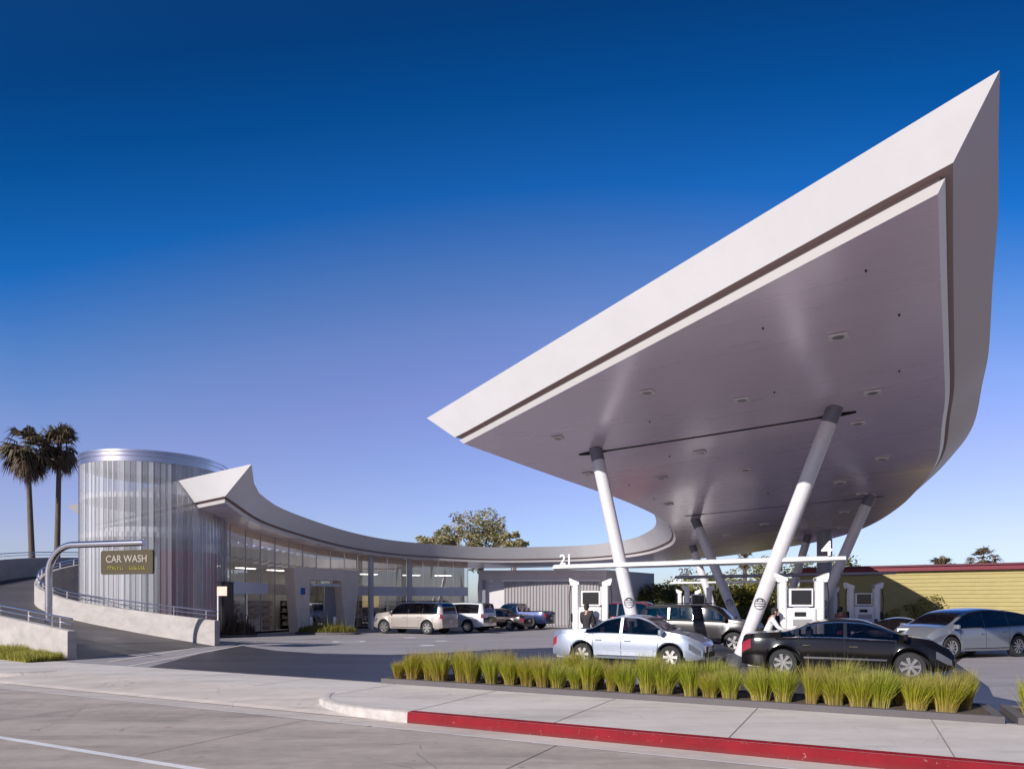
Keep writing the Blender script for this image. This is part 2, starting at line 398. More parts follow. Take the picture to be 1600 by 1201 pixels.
nt.links.new(sky.outputs[0], mul.inputs[1]); nt.links.new(ramp.outputs[0], mul.inputs[2]); fdim = nt.nodes.new('ShaderNodeMapRange'); fdim.inputs['From Min'].default_value=-.35; fdim.inputs['From Max'].default_value=.25; fdim.inputs['To Min'].default_value=.6; fdim.inputs['To Max'].default_value=1
nt.links.new(mth('SUBTRACT',sp.outputs['Y'],mth('MULTIPLY',mth('MAXIMUM',mth('SUBTRACT',mth('ABSOLUTE',sp.outputs['X']),vb=.66),vb=0.0),vb=3.0)),fdim.inputs[0])
mul2 = nt.nodes.new('ShaderNodeMixRGB'); mul2.blend_type='MULTIPLY'; mul2.inputs[0].default_value=1
nt.links.new(mul.outputs[0],mul2.inputs[1]); nt.links.new(fdim.outputs[0],mul2.inputs[2]); nt.links.new(mul2.outputs[0], bg.inputs[0])
bg.inputs[1].default_value = .15
scn.view_settings.view_transform = 'Standard'; scn.view_settings.look = 'None'; scn.view_settings.exposure = 0

# ------------------------------------------------------------------ ground
struct('ground', MB().quad((-900,-300,-.30),(900,-300,-.30),(900,1500,-.30),(-900,1500,-.30)), M['earth'])
def sheet(name, pts, z, m, n=None): return struct(name, MB().add([(p[0],p[1],z) for p in pts],[tuple(range(len(pts)))]), m)
sheet('road', [st(-90,-25),st(90,-25),st(90,.5),st(-90,.5)], -.18, M['road'])
sheet('gutter', [st(-90,-.5),st(90,-.5),st(90,.4),st(-90,.4)], -.176, M['apron'])
sheet('gutter_seam', [st(-90,-.53),st(90,-.53),st(90,-.495),st(-90,-.495)], -.172, M['line'])
sheet('lane_line', [st(-90,-3.8),st(90,-3.8),st(90,-3.68),st(-90,-3.68)], -.172, M['line'])
mbj = MB()
for k in range(-30,25):
    s0 = k*4.6+2.9
    a,b_,c,d = st(s0,-3.6),st(s0+.014,-3.6),st(s0+.014,-.55),st(s0,-.55)
    mbj.add([(p.x,p.y,-.174) for p in (a,b_,c,d)],[(0,1,2,3)])
struct('road_joints', mbj, M['joint'])
# raised sidewalk with curb returns at the driveway
def arc(p0,p1,p2,n=8):
    return [tuple(((1-t)**2*p0[i]+2*t*(1-t)*p1[i]+t*t*p2[i]) for i in (0,1)) for t in [k/n for k in range(n+1)]]
bnd = [(-90,0),(-15.6,0)]+arc((-14.6,.0),(-12.9,.1),(-12.3,1.4))+[(-3.2,1.4)]+arc((-2.95,1.3),(-2.4,.05),(-.7,0),10)+[(0,0),(90,0)]
poly = [st(*p) for p in bnd]+[st(90,3.2),st(-90,3.2)]
sheet('sidewalk', poly, .0, M['sidewalk'])
# apron slope
mba = MB(); rows = []
for i,t in enumerate((-.02,.12,1.42)):
    z = (-.165,-.13,.004)[i]
    rows.append([tuple(st(s,t,z)) for s in np.linspace(-14.9,-.4,24)])
mba.grid(rows); struct('driveway_apron', mba, M['apron'])
# curb: closed strip following the boundary
def curbstrip(pts, name, m, top=.006, wdt=.16):
    mb = MB(); P = [st(*p) for p in pts]; rws=[[],[],[],[]]
    for i,p in enumerate(P):
        t = (P[min(i+1,len(P)-1)]-P[max(i-1,0)]).normalized(); n = Vector((-t.y,t.x,0))
        rws[0].append((p.x-n.x*.012,p.y-n.y*.012,-.19)); rws[1].append((p.x-n.x*.004,p.y-n.y*.004,top-.02)); rws[2].append((p.x+n.x*.016,p.y+n.y*.016,top)); rws[3].append((p.x+n.x*wdt,p.y+n.y*wdt,top))
    mb.grid(rws); return struct(name, mb, m, smooth=50)
cur = [(s,0) for s in np.linspace(-90,-15.6,20)]+arc((-14.6,.0),(-12.9,.1),(-12.3,1.4))
curbstrip(cur,'curb_left',M['curb'])
cur = arc((-2.95,1.3),(-2.4,.05),(-.7,0),14)+[(s,0) for s in np.linspace(-.5,0,4)]
curbstrip(cur,'curb_return',M['curb'], wdt=.2)
def redcurbmat():
    m,nt,b=newmat('worn_red_paint'); tc=nt.nodes.new('ShaderNodeTexCoord'); out=None
    def nz(sc,d=6):
        n=nt.nodes.new('ShaderNodeTexNoise'); n.inputs['Scale'].default_value=sc; n.inputs['Detail'].default_value=d; n.inputs['Roughness'].default_value=.7; nt.links.new(tc.outputs['Object'],n.inputs['Vector']); return n.outputs['Fac']
    def mr(src,a,b_,lo,hi):
        r=nt.nodes.new('ShaderNodeMapRange'); r.inputs['From Min'].default_value=a; r.inputs['From Max'].default_value=b_; r.inputs['To Min'].default_value=lo; r.inputs['To Max'].default_value=hi; nt.links.new(src,r.inputs[0]); return r.outputs[0]
    def mix(f,c1,c2):
        x=nt.nodes.new('ShaderNodeMixRGB'); nt.links.new(f,x.inputs[0])
        if isinstance(c1,tuple): x.inputs[1].default_value=(*c1,1)
        else: nt.links.new(c1,x.inputs[1])
        x.inputs[2].default_value=(*c2,1); return x.outputs[0]
    c=mix(mr(nz(2.2),.35,.7,0,1),(.235,.009,.018),(.16,.008,.014)); c=mix(mr(nz(13),.63,.69,0,.55),c,(.40,.33,.30)); c=mix(mr(nz(6,8),.6,.75,0,.6),c,(.07,.03,.03))
    sp_=nt.nodes.new('ShaderNodeSeparateXYZ'); nt.links.new(tc.outputs['Object'],sp_.inputs[0]); c=mix(mr(sp_.outputs['Z'],-.19,-.10,.55,0),c,(.10,.05,.045))
    nt.links.new(c,b.inputs['Base Color']); b.inputs['Roughness'].default_value=.7; b.inputs['Specular IOR Level'].default_value=.15
    bp=nt.nodes.new('ShaderNodeBump'); bp.inputs['Strength'].default_value=.4; bp.inputs['Distance'].default_value=.015; nt.links.new(nz(30),bp.inputs['Height']); nt.links.new(bp.outputs[0],b.inputs['Normal']); return m
curbstrip([(s,0) for s in np.linspace(0,40,60)],'red_curb',redcurbmat())
# sealed cracks wandering over the road
mbc=MB(); rc=random.Random(31)
for (s0,t0,ang_,n_) in ((-7,-1.0,-.35,16),(-2.2,-2.6,.5,12),(1.2,-1.4,-.9,9),(-12,-2.9,.25,18),(3.5,-.8,-1.3,8)):
    s_,t_=s0,t0; A_=[];B_=[]
    for k in range(n_):
        w_=rc.uniform(.002,.006); A_.append(tuple(st(s_,t_+w_,-.171))); B_.append(tuple(st(s_,t_-w_,-.171))); ang_+=rc.uniform(-.5,.5); s_+=.22*math.cos(ang_); t_=max(-6,min(-.6,t_+.22*math.sin(ang_)))
    mbc.grid([A_,B_])
struct('road_cracks',mbc,M['joint'])
mbj = MB()
for k in range(-12,14):
    s0 = k*2.55; t0 = 1.42 if -12.3<s0<-2.7 else .16
    mbj.add([tuple(st(a,b_,.004)) for a,b_ in ((s0,t0),(s0+.016,t0),(s0+.016,3.19),(s0,3.19))],[(0,1,2,3)])
mbj.add([tuple(st(a,b_,.004)) for a,b_ in ((-60,3.16),(60,3.16),(60,3.18),(-60,3.18))],[(0,1,2,3)])
struct('sidewalk_joints', mbj, M['joint'])
# station lot, and darker asphalt inside curved borders
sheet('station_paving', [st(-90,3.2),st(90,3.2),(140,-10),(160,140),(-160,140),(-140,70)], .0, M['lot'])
def G(px,py): Y = EYE*F/(py-942); return ((px-800)/F*Y, Y)
dk = [G(375,1006),G(384,1009.5),G(430,1016),G(495,1020.5),G(610,1022.5),G(690,1020),G(760,1015),G(870,1011),G(1000,1006),(4.5,33),(12,34),(17,30),(16,24),(13.4,20.6),(11.6,17.2),(10.2,14.6),(9.3,13.2)]
sheet('side_street', [(26,-10),(140,-60),(160,20),(60,22),(22,14)], .006, M['asphalt'])  # dark ground added out of view to lessen bounce onto the canopy side
dk += [tuple(st(10.6,3.25).xy), tuple(st(-11.2,3.25).xy), tuple(G(300,1024))]
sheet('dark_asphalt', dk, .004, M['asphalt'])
mbs = MB()
for a,b_ in (((170,1033),(372,1001)),((200,1040),(400,1003))):
    p,q = G(*a),G(*b_); mbs.add([(p[0],p[1],.008),(p[0]+.2,p[1]-.35,.008),(q[0]+.2,q[1]-.35,.008),(q[0],q[1],.008)],[(0,1,2,3)])
struct('paving_bands', mbs, M['sidewalk'])
g = G(545,1002); mb = MB().lathe([(.55,0),(.8,0)],28,(g[0],g[1],.008)); struct('manhole_ring', mb, M['line'])
for i,(px,py) in enumerate(((668,1008),(690,1001),(640,996))):
    g = G(px,py); m_ = MB().lathe([(.0,0),(.33,0)],20,(g[0],g[1],.008)); struct('tank_cover', m_, M['line'])

# planter
mb = MB()
def pb(s0,s1,t0,t1,z0,z1): return [tuple(st(a,b_,z)) for z in (z0,z1) for a,b_ in ((s0,t0),(s1,t0),(s1,t1),(s0,t1))]
BF = [(3,2,1,0),(4,5,6,7),(0,1,5,4),(1,2,6,5),(2,3,7,6),(3,0,4,7)]
def planter(s0,s1,label):
    p = thing('planter', label, 'planter', tuple(st((s0+s1)/2,3.8)))
    m_ = MB(); m_.add(pb(s0,s1,3.1,3.22,-.05,.11),BF); m_.add(pb(s0,s1,4.5,4.62,-.05,.11),BF)
    m_.add(pb(s0,s0+.14,3.222,4.498,-.05,.11),BF); m_.add(pb(s1-.14,s1,3.222,4.498,-.05,.11),BF)
    m_.build('planter_curb', M['concrete_dk'], p, world=True)
    m_ = MB(); rows=[]
    for i in range(9): rows.append([tuple(st(s,3.222+i*(1.276/8),.075+random.random()*.025)) for s in np.linspace(s0+.142,s1-.142,60)])
    m_.grid(rows); m_.build('soil', M['soil'], p, world=True)
planter(-2.95,8.6,'long low dark concrete planter holding the row of feathery grasses')
planter(8.76,16,'second dark planter cut by the right edge of the photo')

def tuft_mesh(seed, n=1150):
    rnd = random.Random(seed); mb = MB()
    lean = rnd.uniform(0,2*PI); lk = rnd.uniform(.0,.06)
    for i in range(n):
        a = rnd.uniform(0,2*PI); r0 = .11*math.sqrt(rnd.random()); h = rnd.gauss(.54,.085); sp_ = rnd.uniform(.0,.17)
        if rnd.random()<.12: h*=1.15; sp_*=1.5
        x0,y0 = r0*math.cos(a), r0*math.sin(a); wd = rnd.uniform(.0018,.0036); wa = rnd.uniform(0,PI)
        dx,dy = math.cos(wa)*wd, math.sin(wa)*wd; vs=[]
        for q,t in enumerate((0,.35,.7,1)):
            b_ = sp_*t**1.7; x = x0+math.cos(a)*b_*1.0+math.cos(lean)*lk*t*t; y = y0+math.sin(a)*b_+math.sin(lean)*lk*t*t; z=h*t*(1-.12*t*sp_/.2)
            k = (1,1,.8,.12)[q]; vs += [(x-dx*k,y-dy*k,z),(x+dx*k,y+dy*k,z)]
        mb.add(vs,[(0,1,3,2),(2,3,5,4),(4,5,7,6)])
    return mb
protos = []
for k in range(6):
    o = tuft_mesh(k).build('grass_tuft', M['grass'])
    protos.append(o)
cnt = 0
def near_px(p): return int(800+p.x/p.y*F)
spots = []
for row,(t,off) in enumerate(((3.46,.0),(3.98,.22))):
    s = -2.7+off
    while s < 8.3:
        spots.append((s+random.uniform(-.06,.06), t+random.uniform(-.07,.07), row)); s += random.uniform(.33,.47) if row==0 else random.uniform(.36,.55)
spots += [(9.03,3.5,2),(9.2,4.0,2),(9.5,3.6,2),(9.9,3.5,2)]
used = [False]*6
spots.sort()
def where(s):
    px = near_px(st(s,4.3))
    if px<780: return 'left of the silver sedan'
    if px<890: return 'by the silver sedan tail'
    if px<1110: return 'in front of the silver sedan'
    if px<1165: return 'by the leaning column'
    if px<1480: return 'in front of the black sedan'
    if px<1560: return 'right of the black sedan'
    return 'in the second planter'
ordn = ['first','second','third','fourth','fifth','sixth','seventh','eighth','ninth','tenth','eleventh','twelfth','thirteenth','fourteenth','fifteenth','sixteenth']
wc = {}
for i,(s,t,row) in enumerate(spots):
    k = i%6; src = protos[k]; 
    if used[k]: o = src.copy(); COL.objects.link(o)
    else: o = src; used[k] = True
    o.location = st(s,t,.08); o.rotation_euler = (0,0,random.uniform(0,6.28)); sc = random.uniform(.8,1.1)*1.02; w_ = random.uniform(.8,1.4); sc *= random.choice((.78,.9,.95,1,1,1.06))
    o.scale = (w_,w_,sc)
    wkey = ('front row' if row!=1 else 'back row', where(s)); wc[wkey] = wc.get(wkey,0)
    tag(o, f'{ordn[wc[wkey]]} grass tuft from left, {wkey[0]}, {wkey[1]}', 'grass tuft', 'feathery grass tufts in the planters')
    wc[wkey] += 1

# ------------------------------------------------------------------ canopy ribbon
IN = [(0,(-1.67,23.6,7.31)),(.07,(-.22,24.0,6.87)),(.14,(1.42,24.9,6.47)),(.21,(3.24,26.4,6.15)),(.26,(4.47,27.6,5.96)),(.32,(6.2,30,5.72)),(.36,(7.3,32,5.52)),(.42,(8.48,35.5,5.33)),(.47,(9.1,38.3,5.19)),(.5,(9.26,40.5,5.12)),(.56,(8.98,44.5,5.03)),(.62,(7.6,47.5,4.94)),(.68,(4.7,49.6,4.85)),(.76,(-1.78,50.1,4.8)),(.82,(-6.9,49.0,4.99)),(.85,(-9.1,47.4,5.09)),(.89,(-11.3,44.8,5.36)),(.93,(-12.9,41.3,5.72)),(.965,(-13.75,37.3,6.03)),(.985,(-13.75,34.5,6.3)),(1,(-13.68,32.5,6.58))]
OUT = [(0,(6.61,10.6,8.15)),(.06,(8.1,12.9,7.87)),(.12,(9.93,15.7,7.42)),(.16,(11.16,17.6,7.08)),(.2,(12.15,19.3,6.85)),(.25,(13.9,22.3,6.52)),(.29,(15.16,25,6.36)),(.35,(16.75,29.5,5.97)),(.41,(17.8,34.5,5.6)),(.46,(18.05,39.3,5.43)),(.50,(17.1,43.2,5.3)),(.56,(14.8,48.2,5.1)),(.63,(11,53,5.0)),(.70,(5,57.5,4.9)),(.77,(-3,59.5,4.85)),(.84,(-11,58,5.1)),(.90,(-18,54,5.5)),(.95,(-22.5,49,6.0)),(1,(-26.2,43.0,6.5))]
def catmull(keys, us):
    k = [a for a,_ in keys]; P = np.array([b_ for _,b_ in keys],float); out=[]
    T = np.zeros_like(P)
    for i in range(len(k)):
        a,b_ = max(i-1,0), min(i+1,len(k)-1); T[i] = (P[b_]-P[a])/(k[b_]-k[a])
    for u in us:
        i = min(max(np.searchsorted(k,u)-1,0),len(k)-2); h = k[i+1]-k[i]; t = (u-k[i])/h
        out.append((2*t**3-3*t*t+1)*P[i]+(t**3-2*t*t+t)*h*T[i]+(-2*t**3+3*t*t)*P[i+1]+(t**3-t*t)*h*T[i+1])
    return np.array(out)
NS = 120; us = np.linspace(0,1,NS+1)
ci, co = catmull(IN,us), catmull(OUT,us)
canopy = thing('canopy','sweeping white ribbon canopy curving from the round tower to the upswept prow over the pumps','canopy',(0,36,0))
NW = 12
rows = [[tuple(ci[i]*(1-k/NW)+co[i]*(k/NW)) for k in range(NW+1)] for i in range(NS+1)]
mbsof = MB().grid(rows)
mbsof.build('soffit', M['soffit'], canopy, world=True, smooth=40)
bvh = BVHTree.FromPolygons([Vector(v) for v in mbsof.v], mbsof.f)
def on_soffit(px,py):
    h = bvh.ray_cast(Vector((0,0,EYE)), ray(px,py).normalized()); return h[0], h[1]
def soffit_z(x,y):
    h = bvh.ray_cast(Vector((x,y,-1)), Vector((0,0,1))); return h[0].z if h[0] else None
# closed boundary loop: inner u0->1, end, outer u1->0, front
loop = []; info = []
for i in range(NS+1): loop.append(ci[i]); info.append(('i',us[i]))
for k in range(1,12): loop.append(ci[NS]*(1-k/12)+co[NS]*(k/12)); info.append(('e',k/12))
for i in range(NS,-1,-1): loop.append(co[i]); info.append(('o',us[i]))
for k in range(1,20): loop.append(co[0]*(1-k/20)+ci[0]*(k/20)); info.append(('f',k/20))
NL = len(loop)
def wh(kind,u):
    if kind=='i':
        w_ = np.interp(u,[0,.1,.9,.965,.984,.993,1],[1.15,1.05,1.0,.95,.88,1.05,2.0]); h_ = np.interp(u,[0,.1,.9,.965,.984,.993,1],[1.03,1.0,1.05,1.06,1.14,1.3,1.25])
    elif kind=='o':
        w_ = np.interp(u,[0,.10,.28,.9,1],[.88,.88,1.0,1.0,1.3]); h_ = np.interp(u,[0,.2,.9,1],[.86,1.0,1.05,1.3])
    elif kind=='e': w_ = .6; h_ = 1.3
    else: w_ = .66*(1-u)+1.0*u; h_ = .86*(1-u)+1.03*u
    return w_,h_
mit = []
sgn = 0
A = sum(loop[i][0]*loop[(i+1)%NL][1]-loop[(i+1)%NL][0]*loop[i][1] for i in range(NL)); sgn = 1 if A<0 else -1
for i in range(NL):
    p,a,b_ = loop[i],loop[i-1],loop[(i+1)%NL]
    d1 = (p-a)[:2]; d2 = (b_-p)[:2]; d1 = d1/np.linalg.norm(d1); d2 = d2/np.linalg.norm(d2)
    n1 = np.array([-d1[1],d1[0]])*sgn; n2 = np.array([-d2[1],d2[0]])*sgn
    mit.append((n1+n2)/(1+n1@n2))
override = {}
override[NS] = (np.array([-11.25,29.5,7.81])-ci[NS]); override[NS+12] = np.array([-27.5,42.2,7.81])-co[NS]
override[NL-20] = pt(1562,110,9.3)-Vector(co[0]); override[0] = pt(667,653,24.3)-Vector(ci[0])
def edge(i, fn, fz, w_scale=False):
    p = loop[i]; return (p[0]+mit[i][0]*fn, p[1]+mit[i][1]*fn, p[2]+fz)
tops = []
for i in range(NL):
    kind,u = info[i]; w_,h_ = wh(kind,u)
    if i in override: d = override[i]; tops.append((loop[i][0]+d[0],loop[i][1]+d[1],loop[i][2]+d[2]))
    elif kind in 'ef':
        i0,i1 = (NS,NS+12) if kind=='e' else (NL-20,0)
        d = np.array(override[i0])*(1-u)+np.array(override[i1])*u
        tops.append((loop[i][0]+d[0],loop[i][1]+d[1],loop[i][2]+d[2]))
    else:
        if kind=='o' and u<.10:
            p=loop[i]; w_ = min(.88,(.7125*p[1]-p[0])/(mit[i][0]-.7125*mit[i][1]))
        tops.append(edge(i,w_,h_))
def strip(name,r0,r1,m,sm=35):
    MB().grid([r0+[r0[0]],r1+[r1[0]]]).build(name,m,canopy,world=True,smooth=sm)
L0 = [edge(i,0,0) for i in range(NL)]; L1 = [edge(i,.10,.13) for i in range(NL)]
G1 = [edge(i,.03,.14) for i in range(NL)]; G2 = [edge(i,.03,.24) for i in range(NL)]
F1 = []
for i in range(NL):
    b0 = np.array(edge(i,.2,.245)); F1.append(tuple(b0))
strip('edge_lip',L0,L1,M['lip'])
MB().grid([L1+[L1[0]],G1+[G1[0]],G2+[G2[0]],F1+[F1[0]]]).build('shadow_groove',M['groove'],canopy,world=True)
M['fascia_side'] = mat('outer_panel', (.46,.405,.45), .4, var=.04, vscale=.7)  # same white panel, greyed in its colour to stand for shade on the outer side
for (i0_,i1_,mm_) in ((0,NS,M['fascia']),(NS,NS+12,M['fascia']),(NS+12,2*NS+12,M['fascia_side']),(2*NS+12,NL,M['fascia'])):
    ids=[k_%NL for k_ in range(i0_,i1_+1)]
    MB().grid([[F1[k_] for k_ in ids],[tops[k_] for k_ in ids]]).build('fascia',mm_,canopy,world=True,smooth=25)
R2 = [tuple(np.array(tops[i])*.93+np.array(edge(i,-1.2,.75))*.07) for i in range(NL)]
# roof
mbr = MB()
rt = []
for i in range(NS+1):
    a = np.array(tops[i]); b_ = np.array(tops[NS+12+(NS-i)])
    rt.append([tuple(a*(1-k/6)+b_*(k/6)-np.array([0,0,(.12*min(1,i/6,(NS-i)/6) if 0<k<6 else 0)])) for k in range(7)])
mbr.grid(rt).build('roof',M['roofing'],canopy,world=True)
# slots in the soffit where the columns enter
def slot(pa,pb_,wd=.135):
    a,_ = on_soffit(*pa); b_,_ = on_soffit(*pb_); d = (b_-a); d.z=0; d.normalize(); n = Vector((-d.y,d.x,0)); mb = MB(); r0=[];r1=[]
    for k in range(25):
        p = a.lerp(b_,k/24); q = [p+n*wd,p-n*wd]
        e_ = (1.0 if (k<3 or k>21) else .36) if 0<k<24 else .5
        for r_,s_ in ((r0,1),(r1,-1)):
            x,y = p.x+n.x*wd*s_*e_, p.y+n.y*wd*s_*e_; z = soffit_z(x,y); r_.append((x,y,(z if z else p.z)-.006))
    mb.grid([r0,r1]).build('column_slot',M['dark'],canopy,world=True)
slot((905,710),(1338,643)); slot((1070,806),(1381,775),.09); slot((1075,857),(1262,843),.09)
# recessed downlights
M['lens'] = mat('lens',(.28,.26,.28),.2)
for (px,py) in ((1310,525),(1363.4,612.5),(1159,624),(1011,612.6),(872,684),(918.6,740),(1033,746),(1094,706),(1044,787),(1340,660.6),(1378,716),(1165,733),(1312.5,753),(1347,771),(1319,800),(1194,819),(1137,836),(1315.6,824)):
    p,n = on_soffit(px,py)
    if p is None: continue
    p = p+Vector((0,0,-.015)); d = Vector((.85,-.527,0)); v_ = Vector((.527,.85,0))
    fr = MB(); fr.rbox((p.x,p.y,p.z),(.40,.34,.03),.05,math.atan2(d.y,d.x)); f_ = fr.build('downlight',M['lip'],canopy,world=True,smooth=30)
    MB().lathe([(.0,p.z-.022),(.12,p.z-.02),(.125,p.z-.014)],18,(p.x,p.y,0)).build('lens',M['lens'],f_,off=None,world=True)
for (px,py) in ((1353,422),(1192,512),(1405,491),(1210,612),(1405,579),(1015,658),(1046,712),(1200,770),(983,757),(1022,779)):
    p,n = on_soffit(px,py)
    if p is None: continue
    MB().lathe([(.0,-.04),(.018,-.035),(.022,.0)],10,(p.x,p.y,p.z)).build('sprinkler',M['dark'],canopy,world=True)

# columns
def column(base, top, label, r=.205, logo=True):
    base = Vector(base); top = Vector(top); z = soffit_z(top.x,top.y)
    if z: top.z = z+.05
    t = thing('canopy_column',label,'column',tuple(base),0,'leaning steel columns under the canopy')
    d = (top-base).normalized(); z0 = .30; k = z0/d.z
    P = [base+d*(k*.98), base+d*(k+.5), base+d*(k+2.2), base+d*((top-base).length)]
    MB().tube(P,[r*.86,r*.92,r,r],28,True).build('shaft',M['steel'],t,world=True,smooth=40)
    fb = MB(); fb.tube([base+Vector((0,0,.0)),base+Vector((0,0,.06)),base+d*(k*1.02)],[.42,.41,r*.95],24); fb.build('footing',M['foot'],t,world=True,smooth=30)
    co_ = MB(); L = (top-base).length; co_.tube([base+d*(L-.48),base+d*(L-.02)],[r+.006,r+.006],28); co_.build('collar',M['collar'],t,world=True,smooth=40)
    if logo:
        # round emblem wrapped on the shaft at eye height, facing the camera side
        c = base+d*(1.8/d.z); vw = Vector((-c.x,-c.y,0)).normalized(); vw = (vw-d*vw.dot(d)).normalized(); rt_ = d.cross(vw).normalized()
        if rt_.x<0: rt_=-rt_
        up = Vector((0,0,1)); up = (up - vw*0); 
        R_ = .168; rr = r+.004
        def wrap(a,b_):    # a sideways, b up (true vertical), in metres
            an = a/rr; return c + d*(b_) + (rt_*math.sin(an)+vw*math.cos(an))*rr
        # rotate so the bars stay level
        tilt = math.atan2(d.dot(Vector((1,0,0))), d.z)
        def W(a,b_):
            ca,sa = math.cos(tilt),math.sin(tilt); return wrap(a*ca-b_*sa, a*sa+b_*ca)
        em = MB()
        rows=[[W(math.cos(q)*R_*f,math.sin(q)*R_*f) for q in np.linspace(0,2*PI,41)] for f in (.88,1)]
        em.grid([[tuple(p) for p in rw] for rw in rows])
        def bar(x0,x1,y0,y1,n=8): em.grid([[tuple(W(x,yy)) for x in np.linspace(x0,x1,n)] for yy in (y0,y1)])
        bar(-.145,.145,.055,.075); bar(-.15,.15,-.01,.015); bar(-.135,.135,-.075,-.055)
        rows=[[W(math.cos(q)*.09*f,.075+math.sin(q)*.085*f) for q in np.linspace(.0,PI,15)] for f in (.6,1)]
        em.grid([[tuple(p) for p in rw] for rw in rows])
        em.build('emblem',M['foot'],t,world=True)
    return t
column((4.06,21.4,0),(2.72,22.3,0),'pale column leaning left behind the silver sedan, round emblem on it')
column((6.5,19.8,0),(8.72,18.4,0),'nearest and widest pale column leaning right between the two sedans')
column((10.3,30.0,0),(8.35,31.2,0),'shaded column leaning left behind the dark sport utility vehicle')
column((12.3,28.75,0),(14.4,27.4,0),'column leaning right beside the pump nearest the black sedan')
column((12.0,39.0,0),(10.55,40.0,0),'far column leaning left, behind the second pump island',logo=False)
column((14.6,37.4,0),(15.9,36.6,0),'far column leaning right, seen left of the dark round pillar',logo=False)
pz = soffit_z(16.2,35.4) or 5.6
t = thing('pillar','straight dark round pillar rising behind the number four','pillar',(16.2,35.4,0))
MB().lathe([(.37,0),(.37,pz)],28,(16.2,35.4,0)).build('shaft',M['grey_steel'],t,world=True,smooth=40)
MB().lathe([(.42,0),(.42,.15),(.375,.2)],28,(16.2,35.4,0)).build('collar',M['dark'],t,world=True,smooth=30)

# light bars over the islands
BD = Vector((.85,-.527,0)).normalized(); BA = math.atan2(BD.y,BD.x)
def lightbar(a,b_,z,label,m,nums=(),hh=.075):
    a=Vector(a);b_=Vector(b_); c=(a+b_)/2; L=(b_-a).length; ang=math.atan2(b_.y-a.y,b_.x-a.x)
    t = thing('island_light_bar',label,'light bar',(c.x,c.y,z),ang,'long bars over the pump islands')
    mb = MB(); rows=[]
    for x in [-L/2]+list(np.linspace(-L/2+.02,L/2-1.2,6))+[L/2-.6,L/2-.2,L/2]:
        k = 1 if x<L/2-1.0 else max(.25,(L/2-x)/1.0*.5+.45)
        rows.append([(x,math.cos(q)*.2*k,(math.sin(q)*hh*(k**.5)) if abs(math.sin(q))<.99 else math.sin(q)*hh) for q in [PI/8+j*PI/4 for j in range(8)]])
    mb.grid(rows,closed=True); n=len(rows); mb.f.append(tuple(range(8))); mb.f.append(tuple(range((n-1)*8+7,(n-1)*8-1,-1)))
    mb.build('bar',m,t,smooth=50)
    for s_,xp,sz in nums:
        text('number',s_,sz,M['white'],t,(xp,-.12,hh*.9),(PI/2,0,0),.02)
    return t,L
t,L = lightbar((1.46,22.95),(8.98,18.35),3.0,'nearest long white bar crossing both front columns, carrying 21 and 4',M['white'],(('21',-3.95,.47),('4',3.95,.56)),.1)
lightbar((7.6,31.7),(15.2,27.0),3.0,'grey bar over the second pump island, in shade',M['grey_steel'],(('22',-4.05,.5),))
lightbar((9.49,40.7),(17.2,36),3.0,'farthest pale bar over the third pump island',M['white'],(('23',-4.1,.5),))

# pumps
def make_pump():
    t = thing('fuel_pump','x','fuel pump',(0,0,0),0,'fuel pumps on the islands')
    for s in (-1,1):
        mb = MB(); mb.rbox((s*.49,0,1.2),(.22,.36,2.4),.07); mb.build('pillar',M['white'],t,smooth=35)
        mb = MB(); x0,x1 = s*.38,s*.70
        y=.19; P=[(x0,2.30),(x0,2.38),(x1,2.52),(x1,2.42),(s*.66,2.28),(s*.62,2.26)]
        vs=[(x,-y,z) for x,z in P]+[(x,y,z) for x,z in P]; n=len(P)
        mb.add(vs,[tuple(range(n)),tuple(range(2*n-1,n-1,-1))]+[(i,n+i,n+(i+1)%n,(i+1)%n) for i in range(n)])
        mb.build('wing_cap',M['white'],t)
        mb = MB(); mb.tube([(s*.66,-.1,2.3),(s*.70,-.14,1.9),(s*.68,-.16,1.2),(s*.74,-.2,.55),(s*.66,-.18,.35),(s*.64,-.16,.9),(s*.63,-.14,1.15)],.016,8)
        mb.build('hose',M['dark'],t,smooth=50)
    mb = MB(); mb.rbox((0,.02,.80),(.76,.44,1.5),.06); mb.build('cabinet',M['white'],t,smooth=35)
    mb = MB(); mb.rbox((.0,-.02,1.84),(.64,.12,.50),.03); sc_ = mb.build('screen_frame',M['white'],t,smooth=35)
    MB().box((0,-.084,1.845),(.53,.012,.40)).build('screen',M['screen'],sc_)
    MB().box((-.0,0,1.575),(.40,.2,.06)).build('neck',M['grey_steel'],t)
    MB().box((-.06,-.208,1.38),(.3,.02,.12)).build('price_display',M['screen'],t)
    MB().box((0,-.208,1.15),(.5,.02,.18)).build('selector_panel',M['corr'],t)
    mb = MB()
    for i in range(3):
        for j in range(3): mb.box((.1+i*.05,-.21,.95-j*.05),(.035,.02,.035))
    mb.build('keypad',M['dark'],t)
    MB().box((-.14,-.208,.88),(.2,.02,.16)).build('receipt_slot',M['grey_steel'],t)
    for s in (-1,1):
        mb = MB(); mb.rbox((s*.62,-.12,1.2),(.07,.1,.28),.02); mb.build('nozzle',M['dark'],t,smooth=30)
    return t
pump = make_pump()
pp = [((2.62,22.75),'pump with a green screen behind the rear of the silver sedan'),((8.05,19.05),'large white pump right of the leaning column, behind the black sedan'),((14.2,27.6),'white pump in front of the yellow wall, partly hidden by the black sedan'),((8.5,31.2),'small distant pump above the roof of the dark sport utility vehicle'),((16.6,36.3),'far pump beside the straight dark pillar'),((10.4,40.3),'farthest pump on the third island, above the dark vehicle')]
